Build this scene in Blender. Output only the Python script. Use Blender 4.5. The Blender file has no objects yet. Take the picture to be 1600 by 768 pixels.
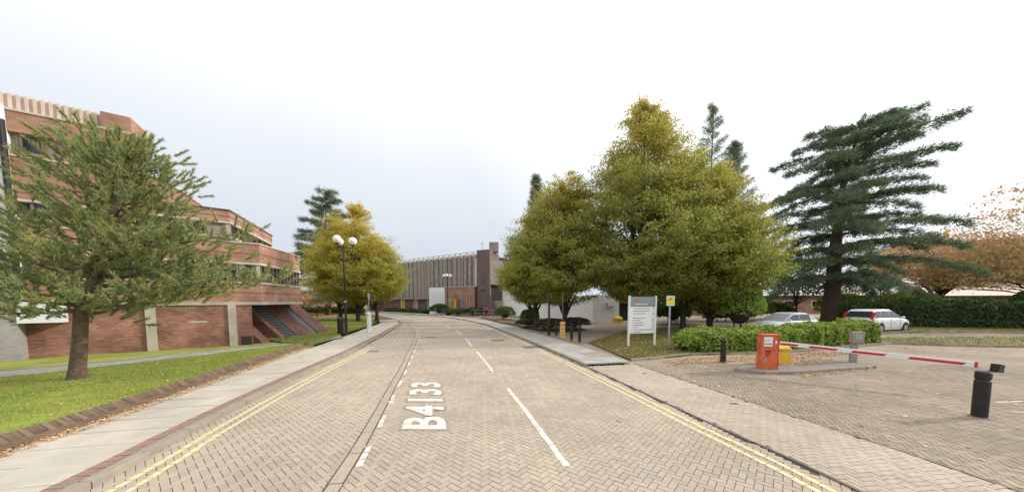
import bpy, bmesh, math, random
import numpy as np
from mathutils import Vector, Matrix
R = math.radians
rng = np.random.default_rng(7)
random.seed(7)
S = bpy.context.scene
COL = S.collection

# ------------------------------------------------------------------ camera
cam = bpy.data.objects.new('camera', bpy.data.cameras.new('camera'))
COL.objects.link(cam)
cam.location = (0, 0, 2.5)
cam.rotation_euler = (R(86), 0, 0)
cam.data.sensor_width = 36
cam.data.lens = 36 * 510 / 1600
cam.data.shift_y = 121.7 / 1600
cam.data.clip_end = 3000
S.camera = cam
# ------------------------------------------------------------------ sky and sun
SUN_EL, SUN_AZ = R(25), R(80)          # azimuth clockwise from +Y
sdir = Vector((math.sin(SUN_AZ) * math.cos(SUN_EL), math.cos(SUN_AZ) * math.cos(SUN_EL), math.sin(SUN_EL)))
W = bpy.data.worlds.new('World'); S.world = W; W.use_nodes = True
nt = W.node_tree; nt.nodes.clear()
def N(nt, t, **k):
    n = nt.nodes.new(t)
    for a, b in k.items(): setattr(n, a, b)
    return n
out = N(nt, 'ShaderNodeOutputWorld'); bg = N(nt, 'ShaderNodeBackground'); bg.inputs[1].default_value = 0.1
nt.links.new(bg.outputs[0], out.inputs[0])
sky = N(nt, 'ShaderNodeTexSky'); sky.sky_type = 'NISHITA'; sky.sun_disc = False
sky.sun_elevation = SUN_EL; sky.sun_rotation = SUN_AZ
tc = N(nt, 'ShaderNodeTexCoord'); sep = N(nt, 'ShaderNodeSeparateXYZ')
nt.links.new(tc.outputs['Generated'], sep.inputs[0])
ramp = N(nt, 'ShaderNodeValToRGB')
cr = ramp.color_ramp
cr.elements[0].position = 0.0; cr.elements[0].color = (.49, .54, .60, 1)
cr.elements[1].position = 1.0; cr.elements[1].color = (1.45, 1.43, 1.40, 1)
e = cr.elements.new(.12); e.color = (.51, .555, .615, 1)
e = cr.elements.new(.36); e.color = (.66, .69, .735, 1)
e = cr.elements.new(.58); e.color = (.90, .90, .91, 1)
nt.links.new(sep.outputs[2], ramp.inputs[0])
# thin cloud brightens round the hidden sun, and slightly mottled cloud
dot = N(nt, 'ShaderNodeVectorMath', operation='DOT_PRODUCT'); dot.inputs[1].default_value = sdir
nt.links.new(tc.outputs['Generated'], dot.inputs[0])
mr = N(nt, 'ShaderNodeMapRange'); mr.inputs[1].default_value = .2; mr.inputs[2].default_value = 1
mr.inputs[3].default_value = 0; mr.inputs[4].default_value = .42
nt.links.new(dot.outputs['Value'], mr.inputs[0])
noi = N(nt, 'ShaderNodeTexNoise'); noi.inputs['Scale'].default_value = 2.2; noi.inputs['Detail'].default_value = 6
nt.links.new(tc.outputs['Generated'], noi.inputs[0])
mr2 = N(nt, 'ShaderNodeMapRange'); mr2.inputs[3].default_value = .98; mr2.inputs[4].default_value = 1.03
mr2.inputs[1].default_value = .3; mr2.inputs[2].default_value = .7
nt.links.new(noi.outputs[0], mr2.inputs[0])
add = N(nt, 'ShaderNodeVectorMath', operation='ADD'); nt.links.new(ramp.outputs[0], add.inputs[0]); nt.links.new(mr.outputs[0], add.inputs[1])
mul = N(nt, 'ShaderNodeVectorMath', operation='SCALE'); nt.links.new(add.outputs[0], mul.inputs[0]); nt.links.new(mr2.outputs[0], mul.inputs['Scale'])
mul2 = N(nt, 'ShaderNodeVectorMath', operation='SCALE'); mul2.inputs['Scale'].default_value = 10.3; nt.links.new(mul.outputs[0], mul2.inputs[0])
mix = N(nt, 'ShaderNodeMix', data_type='RGBA'); mix.inputs[0].default_value = .94
nt.links.new(sky.outputs[0], mix.inputs[6]); nt.links.new(mul2.outputs[0], mix.inputs[7])
nt.links.new(mix.outputs[2], bg.inputs[0])
sun = bpy.data.objects.new('sun', bpy.data.lights.new('sun', 'SUN')); COL.objects.link(sun)
sun.data.energy = 2.3; sun.data.angle = R(3); sun.data.color = (1, .93, .82)
sun.rotation_euler = (-sdir).to_track_quat('-Z', 'Y').to_euler()
S.view_settings.view_transform = 'Standard'; S.view_settings.look = 'None'
S.view_settings.exposure = 0.42; S.view_settings.gamma = 1
S.cycles.max_bounces = 8; S.cycles.diffuse_bounces = 5; S.cycles.transmission_bounces = 5; S.cycles.transparent_max_bounces = 8

# ------------------------------------------------------------------ materials
MATS = {}
def mat(name, c, rough=.8, c2=None, scale=3., bump=0., bscale=40., metal=0., island=None, spec=.3, coord='Object', detail=5):
    """principled; c..c2 mixed by noise; island: third colour picked piece by piece"""
    m = bpy.data.materials.new(name); m.use_nodes = True; t = m.node_tree
    b = t.nodes['Principled BSDF']; b.inputs['Roughness'].default_value = rough; b.inputs['Metallic'].default_value = metal
    b.inputs['Specular IOR Level'].default_value = spec
    b.inputs['Base Color'].default_value = (*c, 1)
    tcn = N(t, 'ShaderNodeTexCoord'); src = None
    if c2:
        n = N(t, 'ShaderNodeTexNoise'); n.inputs['Scale'].default_value = scale; n.inputs['Detail'].default_value = detail
        t.links.new(tcn.outputs[coord], n.inputs[0])
        mp = N(t, 'ShaderNodeMapRange'); mp.inputs[1].default_value = .36; mp.inputs[2].default_value = .64
        t.links.new(n.outputs[0], mp.inputs[0])
        mx = N(t, 'ShaderNodeMix', data_type='RGBA'); mx.inputs[6].default_value = (*c, 1); mx.inputs[7].default_value = (*c2, 1)
        t.links.new(mp.outputs[0], mx.inputs[0]); src = mx.outputs[2]
    if island:
        ge = N(t, 'ShaderNodeNewGeometry'); oi = N(t, 'ShaderNodeObjectInfo')
        ad = N(t, 'ShaderNodeMath', operation='ADD'); t.links.new(ge.outputs['Random Per Island'], ad.inputs[0]); t.links.new(oi.outputs['Random'], ad.inputs[1])
        fr = N(t, 'ShaderNodeMath', operation='FRACT'); t.links.new(ad.outputs[0], fr.inputs[0])
        pw = N(t, 'ShaderNodeMath', operation='POWER'); pw.inputs[1].default_value = 1.6; t.links.new(fr.outputs[0], pw.inputs[0])
        mx = N(t, 'ShaderNodeMix', data_type='RGBA'); mx.inputs[6].default_value = (*c, 1); mx.inputs[7].default_value = (*island, 1)
        if src: t.links.new(src, mx.inputs[6])
        t.links.new(pw.outputs[0], mx.inputs[0]); src = mx.outputs[2]
    if src: t.links.new(src, b.inputs['Base Color'])
    if bump:
        n = N(t, 'ShaderNodeTexNoise'); n.inputs['Scale'].default_value = bscale; n.inputs['Detail'].default_value = 4
        t.links.new(tcn.outputs[coord], n.inputs[0])
        bp = N(t, 'ShaderNodeBump'); bp.inputs['Strength'].default_value = bump; bp.inputs['Distance'].default_value = .02
        t.links.new(n.outputs[0], bp.inputs['Height']); t.links.new(bp.outputs[0], b.inputs['Normal'])
    MATS[name] = m
    return m
def brick_mat(name, c1, c2, mortar, w=.225, h=.075, streak=.35):
    m = mat(name, c1, .9, bump=0); t = m.node_tree; b = t.nodes['Principled BSDF']
    tcn = N(t, 'ShaderNodeTexCoord')
    br = N(t, 'ShaderNodeTexBrick'); br.inputs['Scale'].default_value = 1
    br.inputs['Brick Width'].default_value = w; br.inputs['Row Height'].default_value = h; br.inputs['Mortar Size'].default_value = .006
    br.inputs['Color1'].default_value = (*c1, 1); br.inputs['Color2'].default_value = (*c2, 1); br.inputs['Mortar'].default_value = (*mortar, 1)
    br.inputs['Bias'].default_value = 0
    t.links.new(tcn.outputs['UV'], br.inputs[0])
    n = N(t, 'ShaderNodeTexNoise'); n.inputs['Scale'].default_value = 1.1; n.inputs['Detail'].default_value = 8
    t.links.new(tcn.outputs['UV'], n.inputs[0])
    mp = N(t, 'ShaderNodeMapRange'); mp.inputs[1].default_value = .3; mp.inputs[2].default_value = .7; mp.inputs[3].default_value = 1 - streak; mp.inputs[4].default_value = 1 + streak * .6
    t.links.new(n.outputs[0], mp.inputs[0])
    sc = N(t, 'ShaderNodeVectorMath', operation='SCALE'); t.links.new(br.outputs[0], sc.inputs[0]); t.links.new(mp.outputs[0], sc.inputs['Scale'])
    t.links.new(sc.outputs[0], b.inputs['Base Color'])
    bp = N(t, 'ShaderNodeBump'); bp.inputs['Strength'].default_value = .5; bp.inputs['Distance'].default_value = .008; bp.invert = True
    t.links.new(br.outputs['Fac'], bp.inputs['Height']); t.links.new(bp.outputs[0], b.inputs['Normal'])
    return m
def leaf_mat(name, c1, c2, c3, scale=.7, zlo=None, zhi=None, top=None, trans=.3):
    """c1..c2 by clump noise, c3 leaf by leaf; top = colour of the leaves that turned first, high in the crown"""
    m = bpy.data.materials.new(name); m.use_nodes = True; t = m.node_tree; t.nodes.clear()
    o = N(t, 'ShaderNodeOutputMaterial'); tcn = N(t, 'ShaderNodeTexCoord')
    n = N(t, 'ShaderNodeTexNoise'); n.inputs['Scale'].default_value = scale; n.inputs['Detail'].default_value = 4
    t.links.new(tcn.outputs['Object'], n.inputs[0])
    mp = N(t, 'ShaderNodeMapRange'); mp.inputs[1].default_value = .35; mp.inputs[2].default_value = .65
    t.links.new(n.outputs[0], mp.inputs[0])
    mx = N(t, 'ShaderNodeMix', data_type='RGBA'); mx.inputs[6].default_value = (*c1, 1); mx.inputs[7].default_value = (*c2, 1)
    t.links.new(mp.outputs[0], mx.inputs[0]); src = mx.outputs[2]
    ge = N(t, 'ShaderNodeNewGeometry')
    if top:
        sp = N(t, 'ShaderNodeSeparateXYZ'); t.links.new(tcn.outputs['Object'], sp.inputs[0])
        ad = N(t, 'ShaderNodeMath', operation='MULTIPLY_ADD'); ad.inputs[1].default_value = 5.0
        t.links.new(n.outputs[0], ad.inputs[0]); t.links.new(sp.outputs[2], ad.inputs[2])
        m3 = N(t, 'ShaderNodeMapRange'); m3.inputs[1].default_value = zlo + 2.5; m3.inputs[2].default_value = zhi + 2.5; m3.inputs[4].default_value = .85
        t.links.new(ad.outputs[0], m3.inputs[0])
        mz = N(t, 'ShaderNodeMix', data_type='RGBA'); mz.inputs[7].default_value = (*top, 1)
        t.links.new(m3.outputs[0], mz.inputs[0]); t.links.new(src, mz.inputs[6]); src = mz.outputs[2]
    pw = N(t, 'ShaderNodeMath', operation='POWER'); pw.inputs[1].default_value = 2.2; t.links.new(ge.outputs['Random Per Island'], pw.inputs[0])
    m2 = N(t, 'ShaderNodeMix', data_type='RGBA'); m2.inputs[7].default_value = (*c3, 1)
    t.links.new(pw.outputs[0], m2.inputs[0]); t.links.new(src, m2.inputs[6])
    d = N(t, 'ShaderNodeBsdfDiffuse'); tr = N(t, 'ShaderNodeBsdfTranslucent'); ms = N(t, 'ShaderNodeMixShader'); ms.inputs[0].default_value = trans
    t.links.new(m2.outputs[2], d.inputs[0]); t.links.new(m2.outputs[2], tr.inputs[0])
    t.links.new(d.outputs[0], ms.inputs[1]); t.links.new(tr.outputs[0], ms.inputs[2]); t.links.new(ms.outputs[0], o.inputs[0])
    MATS[name] = m
    return m
def flat(name, c, rough=.6, **k): return mat(name, c, rough, **k)

mat('block', (.455, .38, .30), .85, (.41, .34, .265), 1.6, .25, 90, island=(.37, .31, .245), coord='Object')
mat('block_far', (.36, .30, .235), .9, (.30, .255, .205), .6, .3, 12)
mat('block_grey', (.37, .33, .285), .85, (.33, .295, .255), 1.6, .25, 90)
mat('joint', (.10, .078, .05), .95, (.085, .08, .04), 6)
mat('fore_block', (.35, .285, .21), .9, (.27, .22, .165), .8, .2, 90, island=(.23, .19, .145))
mat('fore_far', (.31, .25, .185), .9, (.24, .20, .15), .5, .5, 10)
mat('slab', (.50, .455, .385), .85, (.43, .395, .335), 1.4, .12, 60, island=(.44, .40, .335))
mat('slab_grey', (.40, .38, .35), .85, (.33, .315, .29), 1.2, .12, 60, island=(.33, .31, .28))
mat('kerb', (.36, .31, .26), .9, (.26, .225, .19), 3, .3, 70, island=(.28, .24, .2))
mat('kerb_dark', (.12, .11, .10), .9, (.2, .18, .15), 4, .3, 70)
mat('channel', (.41, .35, .285), .85, (.33, .285, .23), 2.5, .2, 70, island=(.34, .29, .23))
mat('edge_brick', (.32, .19, .14), .9, (.24, .15, .115), 5, .3, 60, island=(.25, .18, .145))
mat('bank_brick', (.15, .10, .07), .95, (.085, .06, .04), 3, .6, 60, island=(.19, .135, .095))
mat('yellow_paint', (.66, .55, .27), .75, (.54, .47, .29), 7, .1, 60, island=(.56, .49, .32))
mat('white_paint', (.68, .665, .635), .75, (.50, .455, .39), 5, .1, 60, detail=10)
mat('worn_white', (.52, .49, .43), .8, (.42, .37, .29), 6, .1, 60)
mat('halo', (.25, .215, .175), .85, (.32, .275, .22), 6, .1, 60)
mat('path', (.33, .32, .31), .9, (.27, .26, .25), 1.5, .2, 80)
mat('asphalt', (.16, .145, .13), .9, (.21, .185, .155), .7, .4, 60)
mat('lawn', (.22, .28, .04), .95, (.29, .30, .07), 1.3, .6, 30)
mat('lawn_dry', (.17, .16, .05), .95, (.12, .12, .04), 1.0, .6, 30)
mat('earth', (.11, .075, .05), 1, (.16, .11, .065), 2.5, .6, 25)
mat('ground', (.10, .12, .04), 1, (.14, .12, .06), .25, .4, 4)
brick_mat('brick', (.44, .225, .155), (.34, .17, .115), (.38, .29, .225))
brick_mat('brick_wall', (.36, .17, .12), (.215, .10, .068), (.30, .215, .165), streak=.45)
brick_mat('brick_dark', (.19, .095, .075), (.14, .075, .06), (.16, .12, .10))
brick_mat('brick_brown', (.19, .135, .12), (.145, .105, .095), (.17, .135, .12), streak=.2)
brick_mat('brick_grey', (.37, .34, .325), (.30, .28, .27), (.40, .38, .36), streak=.15)
brick_mat('brick_salmon', (.42, .25, .18), (.35, .20, .15), (.4, .32, .26))
mat('concrete', (.46, .42, .35), .85, (.37, .335, .28), 2, .2, 30)
mat('concrete_rib', (.315, .28, .24), .9, (.245, .215, .185), 1.2, .2, 20)
mat('dark_slot', (.045, .038, .034), .9)
mat('concrete_pale', (.64, .52, .44), .9, (.56, .46, .39), 2)
mat('coping', (.58, .54, .47), .8, (.48, .45, .40), 3)
mat('white_render', (.82, .825, .83), .7, (.77, .775, .78), 1.2)
mat('white_metal', (.72, .73, .73), .45)
mat('glass', (.025, .03, .035), .08, spec=.6)
mat('glass_blue', (.06, .10, .19), .12, spec=.6)
mat('blind', (.30, .27, .23), .7, (.22, .2, .17), 4)
mat('frame_brown', (.20, .145, .11), .7)
mat('black_metal', (.018, .018, .019), .45, (.03, .028, .026), 6, .05)
mat('dark_pole', (.022, .022, .024), .4)
mat('grey_metal', (.36, .38, .42), .45, (.30, .32, .35), 5)
mat('sign_white', (.74, .745, .74), .45)
mat('sign_grey', (.22, .255, .28), .5)
mat('ink', (.20, .20, .21), .6)
mat('ink_black', (.03, .03, .03), .6)
mat('red', (.72, .09, .03), .5)
mat('sign_yellow', (.80, .62, .04), .5)
mat('orange_paint', (.70, .15, .065), .5, (.58, .13, .06), 5, .05)
mat('red_tape', (.55, .025, .045), .45)
mat('yellow_plastic', (.72, .46, .05), .5, (.60, .38, .04), 4)
mat('yellow_wrap', (.75, .43, .09), .6)
mat('globe', (.80, .79, .74), .25)
mat('green_paint', (.36, .58, .28), .5); mat('blue_paint', (.22, .36, .56), .5); mat('pink_paint', (.55, .28, .38), .5)
mat('slate', (.13, .135, .14), .6, (.09, .09, .095), 8, .4, 30)
mat('bark', (.17, .12, .085), .95, (.10, .07, .05), 9, .9, 25)
mat('bark_grey', (.075, .062, .052), .95, (.045, .037, .032), 7, .8, 20)
mat('bark_red', (.12, .078, .058), .95, (.07, .046, .036), 6, .9, 15)
mat('twig', (.055, .042, .035), 1)
mat('roof_white', (.62, .62, .62), .7, (.54, .54, .55), .6)
mat('tile_grey', (.16, .15, .15), .9)
mat('car_white', (.74, .75, .75), .25, spec=.6)
mat('car_silver', (.55, .57, .60), .28, spec=.6)
mat('rubber', (.02, .02, .02), .8)
mat('rim', (.42, .43, .45), .35, metal=.6)
mat('lamp_red', (.45, .02, .03), .3); mat('lamp_clear', (.7, .7, .7), .2)
mat('wood', (.10, .06, .035), .8, (.07, .045, .03), 10)
mat('skin', (.25, .14, .09), .6); mat('cloth_red', (.62, .035, .06), .8); mat('cloth_black', (.02, .02, .022), .9); mat('hair', (.02, .015, .012), .8)
mat('shoe_white', (.7, .7, .68), .7)
mat('leaf_litter', (.36, .16, .055), .9, (.46, .26, .09), 3, island=(.60, .42, .24))
mat('dead_leaf_pale', (.62, .50, .34), .9, island=(.45, .25, .1))
leaf_mat('horn', (.22, .30, .075), (.37, .40, .09), (.58, .50, .14), .7, 7, 16.5, (.68, .48, .11), .5)
leaf_mat('horn_gold', (.26, .32, .07), (.43, .42, .085), (.66, .52, .12), .7, 6.0, 14.5, (.72, .50, .10), .5)
leaf_mat('horn_dull', (.21, .285, .08), (.35, .375, .095), (.56, .50, .14), .7, 9.0, 19.5, (.66, .48, .11), .5)
leaf_mat('pine', (.17, .32, .15), (.31, .37, .14), (.58, .45, .20), 1.9, trans=.4)
leaf_mat('cedar', (.085, .155, .10), (.145, .205, .12), (.27, .30, .17), .6, trans=.3)
leaf_mat('conifer', (.17, .24, .16), (.23, .28, .17), (.33, .35, .2), .8, trans=.35)
leaf_mat('laurel', (.10, .22, .035), (.25, .36, .06), (.48, .52, .16), 2.0, trans=.35)
leaf_mat('hedge_dark', (.04, .085, .03), (.065, .115, .035), (.12, .17, .055), 1.2, trans=.25)
leaf_mat('shrub', (.07, .12, .035), (.11, .165, .05), (.19, .24, .08), 1.2, trans=.3)
leaf_mat('shrub_bright', (.15, .20, .035), (.25, .27, .05), (.36, .33, .07), 1.0, trans=.3)
leaf_mat('bed', (.085, .075, .055), (.12, .10, .06), (.17, .14, .08), 2, trans=.2)
leaf_mat('acer', (.58, .32, .17), (.52, .35, .17), (.50, .42, .22), .35, trans=.4)
leaf_mat('acer_mix', (.32, .31, .14), (.50, .34, .17), (.55, .43, .22), .25, trans=.4)
leaf_mat('grass', (.19, .33, .045), (.34, .39, .085), (.52, .46, .20), .9, trans=.4)
leaf_mat('grass_dry', (.20, .19, .06), (.15, .17, .045), (.33, .27, .12), .8, trans=.25)

# ------------------------------------------------------------------ helpers
ROOT = {}
def tag(o, label=None, cat=None, group=None, kind=None):
    for k, v in (('label', label), ('category', cat), ('group', group), ('kind', kind)):
        if v: o[k] = v
    return o
def thing(name, label, cat, loc=(0, 0, 0), rz=0, group=None):
    o = bpy.data.objects.new(name, None); COL.objects.link(o); o.empty_display_size = .2
    o.location = loc; o.rotation_euler = (0, 0, rz); ROOT[o.name] = Vector(loc)
    return tag(o, label, cat, group)
def link(name, me, m, parent=None, loc=(0, 0, 0)):
    o = bpy.data.objects.new(name, me); COL.objects.link(o); o.location = loc
    if m and not me.materials:
        for q in (m if isinstance(m, (list, tuple)) else [m]): me.materials.append(MATS[q])
    if parent: o.parent = parent
    return o
def rootloc(p):
    while p and p.parent: p = p.parent
    return ROOT.get(p.name, Vector((0, 0, 0))) if p else Vector((0, 0, 0))
def stain(name, lo=.78, hi=1.08, scale=.45, grey=None):
    t = MATS[name].node_tree; b = t.nodes['Principled BSDF']; src = b.inputs['Base Color'].links[0].from_socket
    ge = N(t, 'ShaderNodeNewGeometry'); n = N(t, 'ShaderNodeTexNoise'); n.inputs['Scale'].default_value = scale; n.inputs['Detail'].default_value = 7; n.inputs['Roughness'].default_value = .6
    t.links.new(ge.outputs['Position'], n.inputs[0])
    mp = N(t, 'ShaderNodeMapRange'); mp.inputs[1].default_value = .33; mp.inputs[2].default_value = .67; mp.inputs[3].default_value = lo; mp.inputs[4].default_value = hi
    t.links.new(n.outputs[0], mp.inputs[0]); sc = N(t, 'ShaderNodeVectorMath', operation='SCALE'); t.links.new(src, sc.inputs[0]); t.links.new(mp.outputs[0], sc.inputs['Scale']); t.links.new(sc.outputs[0], b.inputs['Base Color'])
for nm in ('block', 'block_far', 'fore_block', 'fore_far'): stain(nm, .80, 1.07, .32)
for nm in ('slab', 'slab_grey', 'kerb', 'path'): stain(nm, .84, 1.06, .8)
stain('orange_paint', .75, 1.1, 3); stain('lawn', .8, 1.15, .6)
class MB:
    def __init__(s): s.v = []; s.f = []; s.uv = []; s.mi = []; s.m = 0
    def face(s, pts, uvs=None):
        b = len(s.v); s.v += [tuple(p) for p in pts]; s.f.append(tuple(range(b, b + len(pts)))); s.mi.append(s.m)
        s.uv += uvs if uvs else [(p[0], p[1]) for p in pts]
    def quadstrip(s, rows, close=False):
        """rows: list of rings of equal length, shared vertices"""
        n = len(rows[0]); b = len(s.v)
        for r in rows: s.v += [tuple(p) for p in r]
        for i in range(len(rows) - 1):
            for j in range(n if close else n - 1):
                k = (j + 1) % n; a = b + i * n
                s.f.append((a + j, a + k, a + n + k, a + n + j)); s.mi.append(s.m)
                for q in (a + j, a + k, a + n + k, a + n + j): s.uv.append((s.v[q][0] + s.v[q][1], s.v[q][2]))
        return b
    def prism(s, poly, z0, z1, top=True, bottom=False):
        n = len(poly); u = 0
        area = sum(poly[i][0] * poly[(i + 1) % n][1] - poly[(i + 1) % n][0] * poly[i][1] for i in range(n))
        if area < 0: poly = poly[::-1]
        for i in range(n):
            a, c = poly[i], poly[(i + 1) % n]; L = math.hypot(c[0] - a[0], c[1] - a[1])
            s.face([(a[0], a[1], z0), (c[0], c[1], z0), (c[0], c[1], z1), (a[0], a[1], z1)], [(u, z0), (u + L, z0), (u + L, z1), (u, z1)])
            u += L
        if top: s.face([(p[0], p[1], z1) for p in poly])
        if bottom: s.face([(p[0], p[1], z0) for p in poly[::-1]])
        return s
    def box(s, c, d, rz=0, tilt=None):
        M = Matrix.Rotation(rz, 3, 'Z')
        if tilt: M = M @ Matrix.Rotation(tilt[1], 3, tilt[0])
        x, y, z = d[0] / 2, d[1] / 2, d[2] / 2; c = Vector(c)
        P = [c + M @ Vector((i * x, j * y, k * z)) for k in (-1, 1) for j in (-1, 1) for i in (-1, 1)]
        for q, (w, h) in (((0, 2, 3, 1), (d[1], d[0])), ((4, 5, 7, 6), (d[0], d[1])), ((0, 1, 5, 4), (d[0], d[2])), ((2, 6, 7, 3), (d[2], d[0])), ((0, 4, 6, 2), (d[2], d[1])), ((1, 3, 7, 5), (d[1], d[2]))):
            s.face([P[i] for i in q], [(0, 0), (w, 0), (w, h), (0, h)])
        return s
    def tube(s, pts, rad, n=8, cap=True):
        pts = [Vector(p) for p in pts]; rows = []
        if not isinstance(rad, (list, tuple)): rad = [rad] * len(pts)
        for i, p in enumerate(pts):
            t = (pts[min(i + 1, len(pts) - 1)] - pts[max(i - 1, 0)]).normalized()
            a = t.cross(Vector((0, 1, .13)) if abs(t.y) < .9 else Vector((1, 0, .1))).normalized(); bb = t.cross(a)
            rows.append([p + (a * math.cos(q) + bb * math.sin(q)) * rad[i] for q in (2 * math.pi * k / n for k in range(n))])
        s.quadstrip(rows, True)
        if cap: s.face(rows[-1]); s.face(rows[0][::-1])
        return s
    def lathe(s, prof, c=(0, 0, 0), n=12):
        rows = [[(c[0] + r * math.cos(2 * math.pi * k / n), c[1] + r * math.sin(2 * math.pi * k / n), c[2] + z) for k in range(n)] for r, z in prof]
        s.quadstrip(rows, True)
        if prof[-1][0] > 1e-4: s.face(rows[-1])
        return s
    def ball(s, c, r, n=12):
        rz = r if not isinstance(r, tuple) else r[2]; rr = r if not isinstance(r, tuple) else r[0]
        return s.lathe([(rr * math.sin(math.pi * k / 8) + 1e-4, -rz * math.cos(math.pi * k / 8)) for k in range(9)], c, n)
    def mesh(s, name, off=None, smooth=False):
        me = bpy.data.meshes.new(name)
        v = s.v if off is None else [(p[0] - off[0], p[1] - off[1], p[2] - off[2]) for p in s.v]
        me.from_pydata(v, [], s.f)
        uvl = me.uv_layers.new(name='UVMap')
        uvl.data.foreach_set('uv', np.array(s.uv, dtype=np.float32).ravel())
        if smooth: me.polygons.foreach_set('use_smooth', [True] * len(me.polygons))
        if any(s.mi): me.polygons.foreach_set('material_index', s.mi)
        return me
def part(name, mb, m, parent=None, world=False, smooth=False, kind=None, label=None):
    """world=True: the builder used world coordinates"""
    off = rootloc(parent) if (world and parent) else None
    o = link(name, mb.mesh(name, off, smooth), m, parent)
    return tag(o, label, kind=kind)
def kids(o): return [c for c in bpy.data.objects if c.parent == o]
def copy_tree(o, loc=None, rz=None, label=None, parent=None):
    c = o.copy(); COL.objects.link(c)
    if parent: c.parent = parent
    if loc is not None: c.location = loc
    if rz is not None: c.rotation_euler = (0, 0, rz)
    if label: c['label'] = label
    for ch in list(kids(o)): copy_tree(ch, parent=c)
    return c
def npmesh(name, V, F):
    """V (n,3), F (m,k)"""
    me = bpy.data.meshes.new(name); k = F.shape[1]
    me.vertices.add(len(V)); me.vertices.foreach_set('co', V.astype(np.float32).ravel())
    me.loops.add(F.size); me.loops.foreach_set('vertex_index', F.astype(np.int32).ravel())
    me.polygons.add(len(F)); me.polygons.foreach_set('loop_start', np.arange(0, F.size, k, dtype=np.int32))
    me.polygons.foreach_set('use_smooth', np.zeros(len(F), dtype=bool))
    me.update(calc_edges=True)
    return me
def unit(a): return a / (np.linalg.norm(a, axis=-1, keepdims=True) + 1e-9)
def leaves(P, size, up=.6, aspect=.55, nrm=None):
    """diamond leaves at P, folded a little"""
    n = len(P)
    nr = unit(rng.normal(size=(n, 3)) + np.array([0, 0, up]) + (0 if nrm is None else nrm))
    t = unit(np.cross(nr, rng.normal(size=(n, 3)))); b = np.cross(nr, t)
    sz = (size * rng.uniform(.65, 1.35, (n, 1))); h = sz * .5
    V = np.stack([P - t * h, P + b * h * aspect - nr * h * .12, P + t * h, P - b * h * aspect - nr * h * .12], 1).reshape(-1, 3)
    return V, np.arange(4 * n).reshape(n, 4)
def blades(P, D, L, w):
    """thin triangles from P along D"""
    n = len(P); D = unit(D); s = unit(np.cross(D, rng.normal(size=(n, 3)))) * (w * .5)
    Ln = L * rng.uniform(.7, 1.2, (n, 1))
    V = np.stack([P - s, P + s, P + D * Ln], 1).reshape(-1, 3)
    return V, np.arange(3 * n).reshape(n, 3)
def spline(pts, step=.5):
    p = [np.array(q, float) for q in pts]; p = [2 * p[0] - p[1]] + p + [2 * p[-1] - p[-2]]; o = []
    for i in range(1, len(p) - 2):
        n = max(2, int(np.linalg.norm(p[i + 1] - p[i]) / step))
        for k in range(n):
            t = k / n
            o.append(.5 * (2 * p[i] + (p[i + 1] - p[i - 1]) * t + (2 * p[i - 1] - 5 * p[i] + 4 * p[i + 1] - p[i + 2]) * t * t + (3 * p[i] - p[i - 1] - 3 * p[i + 1] + p[i + 2]) * t ** 3))
    o.append(p[-2])
    return np.array(o)
class Curve:
    """arc-length plan curve; at(s, off): off > 0 lies to the left of travel"""
    def __init__(s, pts, step=.25):
        s.p = spline(pts, step); d = np.linalg.norm(np.diff(s.p, axis=0), axis=1); s.s = np.concatenate([[0], np.cumsum(d)]); s.L = s.s[-1]
        t = np.gradient(s.p, axis=0); k = 9
        t = np.stack([np.convolve(np.pad(t[:, i], k // 2, mode='edge'), np.ones(k) / k, 'valid') for i in (0, 1)], 1)
        s.t = unit(t)
    def at(s, q, off=0):
        x, y = np.interp(q, s.s, s.p[:, 0]), np.interp(q, s.s, s.p[:, 1]); tx, ty = np.interp(q, s.s, s.t[:, 0]), np.interp(q, s.s, s.t[:, 1])
        l = math.hypot(tx, ty); tx /= l; ty /= l
        return x - ty * off, y + tx * off
    def dirz(s, q): tx, ty = np.interp(q, s.s, s.t[:, 0]), np.interp(q, s.s, s.t[:, 1]); return math.atan2(ty, tx)
    def sy(s, y): return float(np.interp(y, s.p[:, 1], s.s))
def ss(t): t = min(max(t, 0), 1); return t * t * (3 - 2 * t)
def g(x, y):
    """lie of the land: flat road, the car park climbs gently to the right"""
    return .5 * ss((x * .75 + y * .66 - 16) / 20) * ss((x - 6) / 8)
def inside(P, poly):
    poly = np.array(poly); x, y = P[:, 0], P[:, 1]; r = np.zeros(len(P), bool); j = len(poly) - 1
    for i in range(len(poly)):
        xi, yi = poly[i]; xj, yj = poly[j]
        c = ((yi > y) != (yj > y)) & (x < (xj - xi) * (y - yi) / (yj - yi + 1e-12) + xi); r ^= c; j = i
    return r
def ribbon(c, s0, s1, o0, o1, z0, z1=None, step=.5, mb=None, zf=None):
    """strip along a curve between two offsets"""
    mb = mb or MB(); n = max(2, int((s1 - s0) / step)); z1 = z0 if z1 is None else z1; ra = []; rb = []
    for i in range(n + 1):
        q = s0 + (s1 - s0) * i / n; a = c.at(q, o0); b = c.at(q, o1)
        ra.append((a[0], a[1], z0 + (zf(*a) if zf else 0))); rb.append((b[0], b[1], z1 + (zf(*b) if zf else 0)))
    mb.quadstrip([ra, rb] if o0 > o1 else [rb, ra])
    return mb
def structure(name, mb, m): return tag(part(name, mb, m), kind='structure')

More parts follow.
